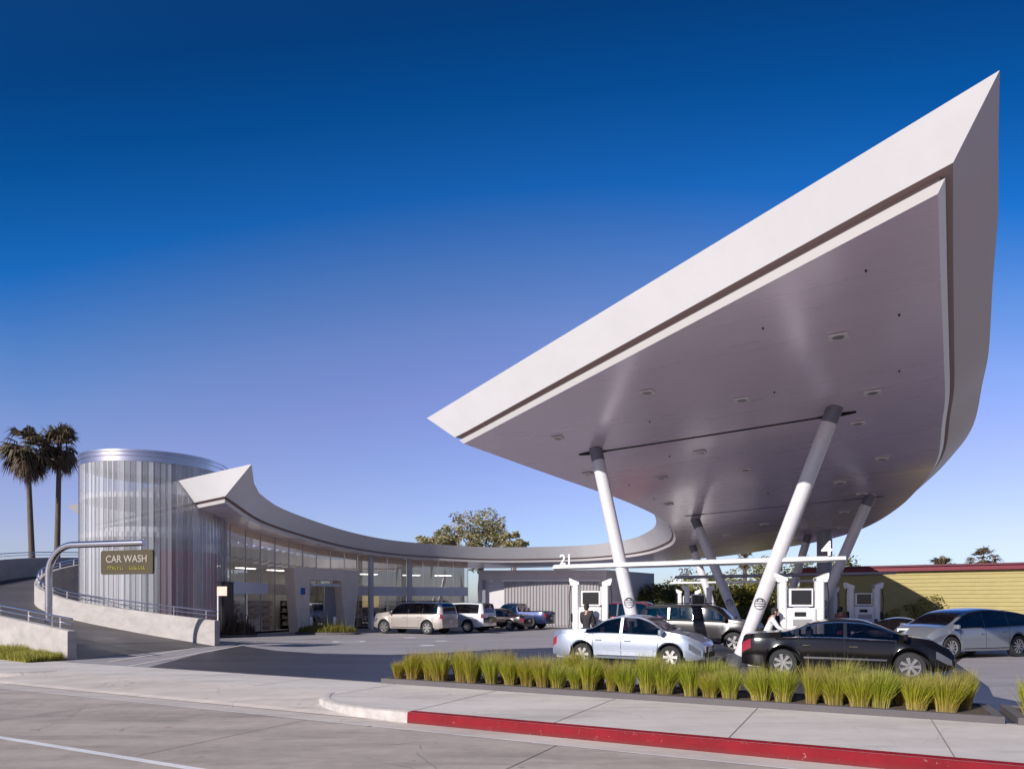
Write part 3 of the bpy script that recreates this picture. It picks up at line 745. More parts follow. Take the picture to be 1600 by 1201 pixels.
for i,((x,y),lab) in enumerate(pp):
    if i==0: pump.location=(x,y,.12); pump.rotation_euler=(0,0,BA*.3); pump['label']=lab
    else: dup(pump,(x,y,.12),BA*.3,lab)
for i,(a,b_) in enumerate((((1.6,23.3),(9.3,18.6)),((7.4,31.9),(15.6,26.9)),((9.4,40.8),(17.4,35.9)))):
    a=Vector((*a,0));b_=Vector((*b_,0)); c=(a+b_)/2
    mb=MB(); mb.rbox((c.x,c.y,.06),((b_-a).length,1.0,.13),.45,math.atan2((b_-a).y,(b_-a).x),6)
    o = mb.build('pump_island',M['concrete'],smooth=30); o['kind']='structure'

# ------------------------------------------------------------------ tower of channel glass
TC = Vector((-18.76,36,0)); TR = 3.45; TH = 9.15
tower = thing('glass_tower','round tower of vertical channel glass beside the ramp, red wall showing inside','tower',tuple(TC))
def channelglass():
    m, nt, b = newmat('channel_glass')
    tc = nt.nodes.new('ShaderNodeTexCoord'); sp = nt.nodes.new('ShaderNodeSeparateXYZ'); nt.links.new(tc.outputs['Object'],sp.inputs[0])
    at = nt.nodes.new('ShaderNodeMath'); at.operation='ARCTAN2'; nt.links.new(sp.outputs['Y'],at.inputs[0]); nt.links.new(sp.outputs['X'],at.inputs[1])
    ml = nt.nodes.new('ShaderNodeMath'); ml.operation='MULTIPLY'; ml.inputs[1].default_value = 84/(2*PI); nt.links.new(at.outputs[0],ml.inputs[0])
    fl = nt.nodes.new('ShaderNodeMath'); fl.operation='FLOOR'; nt.links.new(ml.outputs[0],fl.inputs[0])
    wn = nt.nodes.new('ShaderNodeTexWhiteNoise'); wn.noise_dimensions='1D'; nt.links.new(fl.outputs[0],wn.inputs['W'])
    nz = nt.nodes.new('ShaderNodeTexNoise'); nz.inputs['Scale'].default_value = .5; nt.links.new(tc.outputs['Object'],nz.inputs['Vector'])
    r = nt.nodes.new('ShaderNodeValToRGB'); r.color_ramp.elements[0].color=(.66,.68,.72,1); r.color_ramp.elements[1].color=(.92,.92,.94,1)
    nt.links.new(wn.outputs['Value'],r.inputs[0]); nt.links.new(r.outputs[0],b.inputs['Base Color'])
    b.inputs['Roughness'].default_value=.25; b.inputs['Metallic'].default_value=.08
    b.inputs['Coat Weight'].default_value=1; b.inputs['Coat Roughness'].default_value=.2
    tr = nt.nodes.new('ShaderNodeBsdfTransparent'); tr.inputs[0].default_value=(.85,.87,.9,1)
    tl = nt.nodes.new('ShaderNodeBsdfTranslucent'); tl.inputs[0].default_value=(.7,.7,.74,1)
    m1 = nt.nodes.new('ShaderNodeMixShader'); m1.inputs[0].default_value=.14; nt.links.new(tr.outputs[0],m1.inputs[1]); nt.links.new(tl.outputs[0],m1.inputs[2])
    fr = nt.nodes.new('ShaderNodeMath'); fr.operation='FRACT'; nt.links.new(ml.outputs[0],fr.inputs[0])
    rr = nt.nodes.new('ShaderNodeMapRange'); rr.inputs['To Min'].default_value=.26; rr.inputs['To Max'].default_value=.50; nt.links.new(wn.outputs['Value'],rr.inputs[0])
    mx = nt.nodes.new('ShaderNodeMixShader'); nt.links.new(rr.outputs[0],mx.inputs[0]); nt.links.new(m1.outputs[0],mx.inputs[1]); nt.links.new(b.outputs[0],mx.inputs[2])
    nt.links.new(mx.outputs[0],nt.nodes['Material Output'].inputs[0])
    return m
M['channel'] = channelglass()
NC = 84; ring=[]
for k in range(NC):
    a = 2*PI*k/NC; da = 2*PI/NC
    for f,rr in ((.0,TR-.045),(.06,TR),(.94,TR),(1.0,TR-.045)): ring.append((math.cos(a+da*f)*rr,math.sin(a+da*f)*rr))
rows=[[(x,y,z) for x,y in ring] for z in (0,TH-.55,TH-.5)]
MB().grid(rows[:2],closed=True).build('channel_glass',M['channel'],tower)
mb=MB()
for k in range(NC):
    a=2*PI*k/NC; mb.box((math.cos(a)*(TR-.01),math.sin(a)*(TR-.01),(TH-.55)/2),(.05,.022,TH-.56),a)
mb.build('glazing_rib',M['stainless'],tower)
MB().lathe([(TR-.1,TH-.549),(TR+.015,TH-.549),(TR+.015,TH-.30),(TR+.06,TH-.29),(TR+.06,TH-.17),(TR+.02,TH-.15),(TR+.02,TH-.1),(TR+.06,TH-.09),(TR+.06,TH),(TR-.2,TH),(TR-.2,TH-.3),(0,TH-.3)],84).build('rim_band',M['stainless'],tower,smooth=30)
MB().lathe([(2.3,0),(2.3,5.6)],48).build('core_wall',M['stucco'],tower,smooth=40)
M['redwall']=mat('red_wall',(.55,.02,.04),.6,var=.1)
mb=MB(); rws=[[],[]]
for a in np.linspace(-math.radians(60),-math.radians(6),20):
    rws[0].append((math.cos(a)*3.32,math.sin(a)*3.32,0)); rws[1].append((math.cos(a)*3.32,math.sin(a)*3.32,4.4))
mb.grid(rws).build('red_wall',M['redwall'],tower)
mb=MB()
for z in (5.0,6.9): mb.lathe([(0,z),(TR-.12,z),(TR-.12,z+.25),(0,z+.25)],48)
mb.build('floor_slab',M['stucco'],tower)

# ------------------------------------------------------------------ ramp and its walls
INR=[(-12.5,28.7,1.07,0),(-17,31,1.45,.45),(-21.4,33.2,1.92,1.0),(-24.2,35.0,2.5,1.5),(-26,37.2,3.0,2.0),(-27.3,40,3.62,2.6),(-28,44,4.3,3.3),(-28,48,4.8,3.8),(-26,52,5.2,4.2)]
OTR=[(-13.9,21.8,.92,0),(-19.2,25.6,1.37,.3),(-25,29.3,1.9,.8),(-30,33,2.6,1.5),(-32.6,38,3.5,2.3),(-33.3,43,4.4,3.0),(-33.2,48,5.0,3.7),(-31,54,5.4,4.2),(-26,59,5.8,4.4)]
def dens(L,n=60): return catmull([(i/(len(L)-1),p) for i,p in enumerate(L)], np.linspace(0,1,n))
di, do = dens(INR), dens(OTR)
mb=MB(); rows=[[tuple((di[i][0]*(1-k/6)+do[i][0]*k/6, di[i][1]*(1-k/6)+do[i][1]*k/6, di[i][3]*(1-k/6)+do[i][3]*k/6+.012)) for k in range(7)] for i in range(60)]
struct('ramp',mb.grid(rows),M['ramp'],smooth=40)
def wallpath(D, name, label, side, th=.26, extra=0):
    n=len(D); root = thing(name,label,'wall',(D[0][0],D[0][1],0)); A_=[];B_=[]
    for i in range(n):
        t = Vector((D[min(i+1,n-1)][0]-D[max(i-1,0)][0], D[min(i+1,n-1)][1]-D[max(i-1,0)][1],0)).normalized(); nn=Vector((-t.y,t.x,0))*side
        A_.append(Vector((D[i][0],D[i][1],0))); B_.append(A_[-1]+nn*th)
    mb=MB(); R=[]
    for i in range(n):
        zt=D[i][2]; a,b_=A_[i],B_[i]
        R.append([(a.x,a.y,-.1),(a.x,a.y,zt-.02),(a.x+(b_.x-a.x)*.08,a.y+(b_.y-a.y)*.08,zt),(b_.x-(b_.x-a.x)*.08,b_.y-(b_.y-a.y)*.08,zt),(b_.x,b_.y,zt-.02),(b_.x,b_.y,-.1)])
    mb.grid(R); m6=6; mb.f.append(tuple(range(6))); mb.f.append(tuple(range((n-1)*6+5,(n-1)*6-1,-1)))
    mb.build('wall_body',M['concrete'],root,world=True,smooth=30)
    mid=[(A_[i]+B_[i])/2 for i in range(n)]
    for dz,r in ((.38,.032),(.20,.022)):
        MB().tube([(mid[i].x,mid[i].y,D[i][2]+dz) for i in range(0,n)],r,8).build('rail',M['stainless'],root,world=True,smooth=50)
    for i in range(1,n,3):
        MB().box((mid[i].x,mid[i].y,D[i][2]+.17),(.035,.035,.40)).build('rail_post',M['stainless'],root,world=True)
    return root
wallpath(di,'ramp_wall','curved concrete wall with steel rails between ramp and round tower',-1)
wallpath(do,'ramp_wall','outer concrete ramp wall, green ground cover at its near end',1)
# rebate at the joint of the inner wall
# grass bed at the near wall
mb=MB(); rnd=random.Random(3)
for i in range(16000):
    f=rnd.random(); x=-14.1-5.8*f; y=21.5+4.15*f; o_=rnd.random()*1.05-.02; x-=.58*o_; y-=.81*o_
    cl=.5+.5*math.sin(x*3.1)*math.sin(x*1.3+1); h=rnd.uniform(.12,.26)+cl*.3*rnd.random()
    a=rnd.uniform(0,6.28); l=rnd.uniform(.02,.1); wdt=.012
    mb.add([(x-wdt*math.sin(a),y+wdt*math.cos(a),0),(x+wdt*math.sin(a),y-wdt*math.cos(a),0),(x+math.cos(a)*l,y+math.sin(a)*l,h)],[(0,1,2)])
o=mb.build('ground_cover',leafmat('leaf_cover',(.22,.22,.03),(.5,.46,.1))); tag(o,'low green ground cover at the foot of the near ramp wall','ground cover',kind='stuff')
mb=MB(); mb.add([(-13.9,21.6,.006),(-14.6,20.7,.006),(-20.8,25.2,.006),(-20,26,.006)],[(0,1,2,3)]); struct('planting_bed',mb,M['soil'])

# car wash sign on its bent pole
cw = thing('car_wash_sign','brown CAR WASH sign hanging from a bent steel pole over the ramp','sign',(-17.3,25.5,0))
D = Vector((.96,-.28,0)); P=[Vector((0,0,0)),Vector((0,0,2.7))]
for q in np.linspace(0,PI/2,10): P.append(D*(1.15*(1-math.cos(q)))+Vector((0,0,2.85+1.1*math.sin(q))))
P.append(D*4.42+Vector((0,0,3.95)))
MB().tube(P,.12,20).build('pole',M['stainless'],cw,smooth=50)
ang = math.atan2(D.y,D.x); Rm = Matrix.Rotation(ang,3,'Z')
def loc2(x,y,z): v=Rm@Vector((x,y,0)); return (v.x,v.y,z)
mb=MB(); pr=[]
w2,h2,r_=1.16,.43,.09
for q,(sx_,sz_) in enumerate(((1,-1),(1,1),(-1,1),(-1,-1))):
    for i in range(5):
        a=-PI/2+q*PI/2+i*PI/8; pr.append((sx_*(w2-r_)+math.cos(a)*r_, sz_*(h2-r_)+math.sin(a)*r_))
xc=3.66; zc=3.27; n=len(pr)
mb.add([loc2(xc+a,-.04,zc+b_) for a,b_ in pr]+[loc2(xc+a,.04,zc+b_) for a,b_ in pr],[tuple(range(n)),tuple(range(2*n-1,n-1,-1))]+[(i,n+i,n+(i+1)%n,(i+1)%n) for i in range(n)])
pan=mb.build('sign_panel',M['signbrown'],cw)
text('lettering','CAR WASH',.36,M['letters'],pan,loc2(xc,-.045,zc+.0),(PI/2,0,ang),.006)
rnd=random.Random(5)
x=-.85
while x<.8:
    if not(-.1<x<.02):
        wd=rnd.uniform(.05,.09); mb=MB(); c=loc2(xc+x+wd/2,-.05,zc-.2); mb.box(c,(wd*.28,.012,.12),ang)
        c=loc2(xc+x+wd*.95,-.05,zc-.2+rnd.choice((-.045,0,.045))); mb.box(c,(wd*.64,.014,.03),ang); mb.build('yellow_mark',M['yellowtxt'],pan)
    x+=rnd.uniform(.09,.12)
for xx in (3.0,4.25):
    MB().box(loc2(xx,0,3.78),(.04,.04,.24)).build('hanger',M['stainless'],cw)

# ------------------------------------------------------------------ glazed building under the ribbon
bld = thing('glazed_shop','curved glass shop front running back under the ribbon roof','building',(-12,44,0))
M['shopglass']=glassmat('shop_glass',(.90,.93,.91),.005,.42)
uf=np.linspace(.985,.775,37); fi=catmull(IN,uf)
def offs(D,k):
    out=[]
    for i in range(len(D)):
        a,b_=D[max(i-1,0)],D[min(i+1,len(D)-1)]; t=Vector((b_[0]-a[0],b_[1]-a[1],0)).normalized(); n=Vector((-t.y,t.x,0))
        out.append(Vector((D[i][0],D[i][1],0))+n*k)
    return out
test=offs(fi,1)
ctr=Vector((-2,38,0)); sg = 1 if (test[10]-ctr).length>(Vector((fi[10][0],fi[10][1],0))-ctr).length else -1
gl=offs(fi,2.0*sg); band=offs(fi,2.5*sg); back=offs(fi,5.2*sg); shelf_=offs(fi,3.2*sg)
def zt(p,dflt=5): 
    z=soffit_z(p.x,p.y); return (z if z else dflt)
for i in range(0,36):
    a,b_=gl[i],gl[i+1]; za,zb=zt(a)-.35,zt(b_)-.35
    if 10<=i<=15: z0=3.6
    else: z0=.12
    MB().quad((a.x,a.y,z0),(b_.x,b_.y,z0),(b_.x,b_.y,zb),(a.x,a.y,za)).build('glass_pane',M['shopglass'],bld,world=True)
mb=MB()
for i in range(0,37,2):
    a=gl[i]; mb.box((a.x,a.y,zt(a)/2),(.05,.10,zt(a)))
mb.build('mullion',M['stainless'],bld,world=True)
mb=MB(); mb.grid([[(p.x,p.y,zt(p)-.36) for p in gl],[(p.x,p.y,zt(p)+.02) for p in gl]]); mb.build('header_band',M['tan_wall'],bld,world=True)
mb=MB(); mb.grid([[(p.x,p.y,0) for p in offs(fi,1.96*sg)],[(p.x,p.y,.12) for p in offs(fi,1.96*sg)],[(p.x,p.y,.12) for p in offs(fi,2.1*sg)]]); mb.build('base_curb',M['dark'],bld,world=True)
mb=MB(); mb.grid([[(p.x,p.y,2.35) for p in band],[(p.x,p.y,3.0) for p in band],[(p.x,p.y,3.0) for p in offs(fi,2.8*sg)]]); mb.build('bulkhead',M['white'],bld,world=True)
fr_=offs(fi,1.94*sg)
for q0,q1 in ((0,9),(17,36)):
    mb=MB(); mb.grid([[(p.x,p.y,2.35) for p in fr_[q0:q1+1]],[(p.x,p.y,3.0) for p in fr_[q0:q1+1]],[(p.x,p.y,3.02) for p in gl[q0:q1+1]]]); mb.build('transom_band',M['fascia'],bld,world=True)  # white strip added outside the glass, stands for a reflection in the panes
mb=MB(); mb.grid([[(p.x,p.y,0) for p in back],[(p.x,p.y,5.4) for p in back]]); mb.build('interior_wall',mat('interior_wall',(.55,.56,.5),.8,var=.2,vscale=2,stretch=(3,3,.3)),bld,world=True)
mb=MB(); mb.grid([[(p.x,p.y,.02) for p in gl],[(p.x,p.y,.02) for p in back]]); mb.build('interior_floor',M['sidewalk'],bld,world=True)
lm,lnt,lb=newmat('lit_ceiling_panel'); lb.inputs['Emission Color'].default_value=(1,.96,.90,1); lb.inputs['Emission Strength'].default_value=3.2; lb.inputs['Base Color'].default_value=(.8,.8,.8,1)  # unseen glowing panels added to brighten the shop interior
lc=offs(fi,3.6*sg)
for i in range(1,36,4):
    a,b_=lc[i],lc[min(i+1,36)]; an=math.atan2(b_.y-a.y,b_.x-a.x)
    MB().box((a.x,a.y,3.95),(1.3,.5,.06),an).build('ceiling_light',lm,bld,world=True)  # added unseen glow panel, brightens the shop interior
# interior counters and displays
rnd=random.Random(11)
ordw=['first','second','third','fourth','fifth','sixth','seventh','eighth','ninth','tenth','eleventh','twelfth','thirteenth','fourteenth','fifteenth','sixteenth']
rackl=offs(fi,4.7*sg); nc=0
for i in range(4,35,2):
    a=shelf_[i]; b_=shelf_[i+2] if i+2<37 else shelf_[36]; c=(a+b_)/2; an=math.atan2(b_.y-a.y,b_.x-a.x); Lc=(b_-a).length-.05
    if not 10<=i<=14:
        t=thing('display_counter',f'{ordw[nc]} low counter of goods behind the shop glass, counted from the tower','counter',(c.x,c.y,0),an,'counters and goods behind the shop glass'); nc+=1
        MB().box((0,0,.40),(Lc,.5,.74)).build('counter_body',M['fascia'] if i<10 else M['dark'],t)
        MB().box((0,0,.80),(Lc+.04,.56,.05)).build('counter_top',M['fascia'],t)
        mb=MB(); x=-Lc/2+.05
        while x<Lc/2-.15:
            w_=rnd.uniform(.10,.26); h=rnd.uniform(.12,.5); mb.rbox((x+w_/2,rnd.uniform(-.08,.08),.825+h/2),(w_,rnd.uniform(.15,.3),h),.04); x+=w_+.03
        mb.build('goods',M['shelf'],t)
nr=0
for i in range(3,35,4):
    a=rackl[i]; b_=rackl[min(i+3,36)]; c=(a+b_)/2; an=math.atan2(b_.y-a.y,b_.x-a.x); Lc=(b_-a).length-.2
    t=thing('goods_rack',f'{ordw[nr]} tall rack against the shop back wall, counted from the tower','rack',(c.x,c.y,0),an,'tall racks along the shop back wall'); nr+=1
    MB().box((0,.16,1.0),(Lc,.04,1.96)).build('back_panel',M['dark'],t)
    for z in (.3,.75,1.2,1.65): MB().box((0,-.03,z),(Lc,.34,.03)).build('shelf',M['corr'],t)
    mb=MB()
    for z in (.315,.765,1.215,1.665):
        x=-Lc/2+.05
        while x<Lc/2-.15:
            w_=rnd.uniform(.07,.22); h=rnd.uniform(.15,.36); mb.box((x+w_/2,-.05,z+h/2),(w_,.2,h)); x+=w_+rnd.uniform(.01,.06)
    mb.build('goods',M['shelf'],t)
# steel posts in front of the glass
for n_,(px,Y) in enumerate(((579.5,48.3),(640,50.2))):
    x=(px-800)/F*Y; z=zt(Vector((x,Y,0)))
    o=MB().lathe([(.2,0),(.2,z)],20).build('roof_post',M['steel'],smooth=40); o.location=(x,Y,0)
    tag(o,('slim round roof post just left of the tan vehicle' if n_==0 else 'slim round roof post rising behind the roof of the tan vehicle'),'post','slim posts under the ribbon roof')
# portal
pa=Vector((-13.75,41.9,0)); pb2=Vector((-10.55,46.1,0)); pd=(pb2-pa).normalized(); pl=(pb2-pa).length; pang=math.atan2(pd.y,pd.x)
por=thing('entrance_portal','tan concrete portal with leaning legs framing the shop entrance','portal',tuple(pa),pang)
def plate(poly,y0,y1):
    n=len(poly); mb=MB(); mb.add([(x,y0,z) for x,z in poly]+[(x,y1,z) for x,z in poly],[tuple(range(n)),tuple(range(2*n-1,n-1,-1))]+[(i,n+i,n+(i+1)%n,(i+1)%n) for i in range(n)]); return mb
plate([(.45,0),(1.15,0),(1.3,3.25),(.15,3.25)],-.45,.5).build('leg',M['tan_wall'],por)
plate([(4.05,0),(4.75,0),(5.2,3.25),(3.7,3.25)],-.45,.5).build('leg',M['tan_wall'],por)
plate([(.15,3.25),(5.2,3.25),(5.28,4.0),(.07,4.0)],-.45,.5).build('lintel',M['tan_wall'],por)
plate([(1.5,2.9),(3.9,2.9),(3.9,3.05),(1.5,3.05)],-.3,.2).build('door_header',M['white'],por)
for x0 in (1.6,2.75):
    f_=plate([(x0,.03),(x0+.06,.03),(x0+.06,2.85),(x0,2.85)],.1,.16).build('door_frame',M['stainless'],por)
plate([(1.3,.03),(2.7,.03),(2.7,2.85),(1.3,2.85)],.12,.13).build('door_glass',M['shopglass'],por)
plate([(2.85,.03),(3.85,.03),(3.95,2.85),(2.85,2.85)],.3,.36).build('side_panel',M['corr'],por)
MB().box((.75,-.48,2.55),(.3,.03,.42)).build('blue_access_sign',M['blue'],por)
# brown block and small sign by the tower foot
br=thing('service_block','dark brown block at the foot of the round tower, plants before it','block',(-15.9,36.6,0))
MB().rbox((0,0,1.45),(1.5,1.2,2.9),.04).build('block_body',M['brown'],br)
MB().box((0,0,2.93),(1.6,1.3,.05)).build('cap',M['concrete_dk'],br)
sg_=thing('small_sign','small tan square sign on a thin white post by the tower','sign',(-13.35,31,0))
MB().box((0,0,1.15),(.05,.05,2.3)).build('post',M['white'],sg_)
MB().box((.2,-.03,2.35),(.45,.03,.42)).build('panel',M['tan_wall'],sg_)

# service building with corrugated doors
sb=thing('service_building','low pale stucco block with ribbed metal doors under the ribbon roof','building',(2,53,0))
fp=[(-2.6,52.9),(7.2,52.2),(12.2,58.6),(0,60)]
MB().prism(fp,0,4.35).build('wall',M['stucco'],sb,world=True)
a=Vector((-.6,52.72,0)); b_=Vector((6.6,52.2,0)); mb=MB(); R0=[];R1=[]; n=120
dd=(b_-a).normalized(); nn=Vector((dd.y,-dd.x,0))
for i in range(n+1):
    p=a+(b_-a)*(i/n)+nn*(.05+(.05 if i%4 in (0,1) else 0)); R0.append((p.x,p.y,.1)); R1.append((p.x,p.y,3.45))
mb.grid([R0,R1]).build('ribbed_doors',M['corr'],sb,world=True)
mb=MB(); c=(a+b_)/2+nn*.05; mb.box((c.x,c.y,3.55),((b_-a).length+.3,.22,.14),math.atan2(dd.y,dd.x)); mb.build('door_header',M['white'],sb,world=True)
for px,z0,z1,w_ in ((756,.9,3.6,.25),):
    x=(px-800)/F*52.6; MB().box((x,52.6,(z0+z1)/2),(w_,.12,z1-z0)).build('wall_box',M['grey_steel'],sb,world=True)
MB().box((-1.6+.0,52.65,3.5),(.28,.3,.2)).build('wall_lamp',M['white'],sb,world=True)
MB().box((9.3,55.0,1.2),(1.2,.1,2.3),math.atan2(6.4,5)).build('door',M['brown'],sb,world=True)

# island bed with bollards before the entrance
def shrub_bed(name,label,cx,cy,rx,ry,h,n,m,seed,ang=0,cat='plants',stalk=0):
    rnd=random.Random(seed); root=thing(name,label,cat,(cx,cy,0),ang)
    MB().lathe([(1,-.02),(1,.13),(.95,.14),(.9,.10),(0,.10)],32).build('kerb',M['concrete_dk'],root).scale=(rx,ry,1)
    mb=MB()
    for i in range(n):
        a=rnd.uniform(0,6.28); r=math.sqrt(rnd.random()); x=math.cos(a)*r*rx*.9; y=math.sin(a)*r*ry*.9
        hh=h*(rnd.uniform(.3,1))*(1-.4*r*r); 
        if rnd.random()<stalk: hh*=1.9
        la=rnd.uniform(0,6.28); l=rnd.uniform(.05,.22); wd=rnd.uniform(.01,.022)
        mb.add([(x-wd*math.sin(la),y+wd*math.cos(la),.1),(x+wd*math.sin(la),y-wd*math.cos(la),.1),(x+math.cos(la)*l*.6+wd*math.sin(la)*.7,y+math.sin(la)*l*.6-wd*math.cos(la)*.7,.1+hh*.7),(x+math.cos(la)*l,y+math.sin(la)*l,.1+hh)],[(0,1,2),(0,2,3)])
    o=mb.build('leaves',m,root); return root
g=G(503,992); shrub_bed('planting_island','low kerbed island of spiky green plants before the shop entrance',g[0],g[1]+1.1,1.9,.8,.6,2600,M['leaf_yl'],1,-.1,stalk=.06)
g=G(348,996); shrub_bed('planting_bed','dark corner bed of tall dry plants by the tower foot',g[0]+.1,g[1]+1.2,1.15,1.3,.9,1500,M['leaf_dead'],2,0,stalk=.2)
for px,py,lab in ((486,990,'white bollard at the left end of the planted island'),(523,990,'white bollard at the right end of the planted island'),(364.5,990,'white bollard beside the bed at the tower foot'),(582,984,'white bollard left of the front of the tan vehicle')):
    g=G(px,py); o=MB().lathe([(.0,0),(.085,0),(.085,.85),(.07,.90),(0,.92)],16).build('bollard',M['white'],smooth=40); o.location=(g[0],g[1],.1 if px in(486,523) else 0); tag(o,lab,'bollard','white bollards by the shop')

# ------------------------------------------------------------------ yellow building
ya=Vector((19.0,45.1,0)); yb=Vector((56,23.8,0)); yd=(yb-ya).normalized(); yn=Vector((yd.y,-yd.x,0)); yL=(yb-ya).length; yang=math.atan2(yd.y,yd.x)
yel=thing('yellow_building','long yellow clapboard building with a dark red roof edge','building',tuple(ya),yang)
mb=MB(); R=[]; z=0
while z<3.7: R+= [[(0,-.05,z),(yL,-.05,z)],[(0,-.012,z+.235),(yL,-.012,z+.235)]]; z+=.235
mb.grid(R).build('siding',M['yellow'],yel)
mb=MB(); mb.box((yL/2,5,1.9),(yL,9.9,3.78)); mb.build('wall',M['yellow'],yel)
mb=MB(); mb.box((yL/2,4.9,3.90),(yL+.3,10.4,.27)); mb.build('roof_edge',M['redtrim'],yel)
mb=MB(); mb.box((yL/2,4.9,4.085),(yL+.4,10.6,.10)); mb.build('roof_cap',mat('dark_cap',(.12,.02,.04),.5),yel)
MB().box((.1,-.08,1.95),(.16,.1,3.7)).build('corner_board',M['yellow'],yel)

# ------------------------------------------------------------------ vegetation
def leafcloud(clumps, n, size, rnd, flat=.8):
    mb=MB(); tot=sum(c[3]**2 for c in clumps)
    for cx,cy,cz,r in clumps:
        k=int(n*r*r/tot)
        for i in range(k):
            v=Vector((rnd.gauss(0,1),rnd.gauss(0,1),rnd.gauss(0,1))).normalized()*r*(rnd.random()**.45)
            v.z*=flat; c=Vector((cx,cy,cz))+v; s=size*rnd.uniform(.5,1.3)
            a=Vector((rnd.gauss(0,1),rnd.gauss(0,1),rnd.gauss(0,.7))).normalized(); b_=a.cross(Vector((rnd.gauss(0,1),rnd.gauss(0,1),rnd.gauss(0,1)))).normalized()
            mb.add([c-a*s,c+b_*s*.45,c+a*s,c-b_*s*.45],[(0,1,2,3)])
    return mb
def tree(name,label,base,trunk_h,clumps,n,size,m,seed,tr=.25,cat='tree',group=None):
    rnd=random.Random(seed); t=thing(name,label,cat,base,0,group)
    mb=MB(); mb.tube([(0,0,-.1),(rnd.uniform(-.2,.2),0,trunk_h*.5),(rnd.uniform(-.3,.3),.1,trunk_h)],[tr,tr*.8,tr*.6],9)
    top=Vector((0,0,trunk_h*.9))
    for cx,cy,cz,r in clumps:
        mid=Vector((cx*.5,cy*.5,(trunk_h*.8+cz)*.5)); mb.tube([top*.85,mid,Vector((cx,cy,cz))],[tr*.5,tr*.3,tr*.1],6)
    mb.build('trunk',M['bark'],t,smooth=50)
    sub=[]
    for cx,cy,cz,r in clumps:
        for k in range(9):
            v=Vector((rnd.gauss(0,1),rnd.gauss(0,1),rnd.gauss(0,1))).normalized()*r*rnd.uniform(.45,.95)
            sub.append((cx+v.x,cy+v.y,cz+v.z*.75,r*rnd.uniform(.22,.5)))
    leafcloud(sub,n,size,rnd).build('crown',m,t)
    return t
def px3(px,py,Y): return pt(px,py,Y)
Y=92; b0=px3(752,942,Y)
cl=[]
for px,py,r in ((735,822,3.0),(765,815,2.7),(722,838,2.3),(778,838,2.2),(750,842,2.6),(760,862,2.6),(730,866,2.6)):
    p=px3(px,py,Y); cl.append((p.x-b0.x,random.uniform(-2,2),p.z,r))
tree('eucalyptus_tree','tall eucalyptus rising behind the ribbon roof, highest crown',(b0.x,Y,0),8,cl,5200,.23,M['leaf_euc'],21,.45)
b0=px3(684,942,86); cl=[]
for px,py,r in ((690,840,2.0),(672,848,1.8),(700,852,2.0),(684,866,2.2)):
    p=px3(px,py,86); cl.append((p.x-b0.x,random.uniform(-1,1),p.z,r))
tree('eucalyptus_tree','rounder low tree left of the tall eucalyptus',(b0.x,86,0),6,cl,4500,.24,M['leaf_euc'],22,.3)
b0=px3(803,942,88); cl=[]
for px,py,r in ((800,843,1.5),(812,850,1.1),(792,855,1.5),(806,862,1.3)):
    p=px3(px,py,88); cl.append((p.x-b0.x,random.uniform(-1,1),p.z,r))
tree('eucalyptus_tree','small tree right of the tall eucalyptus',(b0.x,88,0),6,cl,3000,.22,M['leaf_euc'],23,.25)
bg_trees=[(1032,912,57,3.2,'leaf_dk','dark bushy tree right of the stucco block'),(1075,898,66,3.6,'leaf_dk','dark tree behind the farthest white bar'),(1120,888,60,3.4,'leaf_yl','yellow green tree behind the shaded left leaning column'),(1165,880,64,3.8,'leaf_yl','yellow green tree left of the nearest column'),(1205,884,56,3.0,'leaf_yl','bright bushy tree between the nearest and far columns'),(1242,876,62,3.6,'leaf_dk','tree behind the far column leaning right'),(1300,885,58,3.0,'leaf_dk','dark tree right of the straight pillar')]
for i,(px,py,Y,r,mm,lab) in enumerate(bg_trees):
    p=px3(px,py,Y); h=p.z+.35; r*=1.1
    cl=[(0,0,h-r*.55,r*.8),(-r*.7,.3,h-r*.95,r*.7),(r*.7,-.2,h-r*1.0,r*.7),(0,-.6,h-r*1.5,r*.9),(-r*.8,-.5,1.3,r*.7),(r*.8,-.5,1.2,r*.7)]
    tree('bushy_tree',lab,(p.x,Y,0),max(1.5,h-r),cl,7500,.17,M[mm],40+i,.16,group='trees behind the pumps')
# long hedge
rnd=random.Random(9); mb=MB()
cl=[(10+i*.8+rnd.uniform(-.3,.3),53+rnd.uniform(-.8,.8)+max(0,i-14)*-.4,.9+rnd.uniform(-.3,.5),1.1) for i in range(22)]
leafcloud(cl,9000,.13,rnd).build('hedge',M['leaf_dk'])['kind']='stuff'
tag(bpy.data.objects['hedge'],'long dark hedge behind the pump islands','hedge')
cl=[]
for i in range(90):
    s=random.random()**1.3*20+.6; c=ya+yd*s+yn*random.uniform(.3,.6); cl.append((c.x,c.y,random.uniform(.2,1.1)+(1.0*random.random() if 5.3<s<8.3 else 0),random.uniform(.3,.6)))
o=leafcloud(cl,6500,.09,random.Random(4)).build('climbing_vines',M['leaf_yl']); tag(o,'yellow green vines growing along the foot of the yellow wall','vines',kind='stuff')

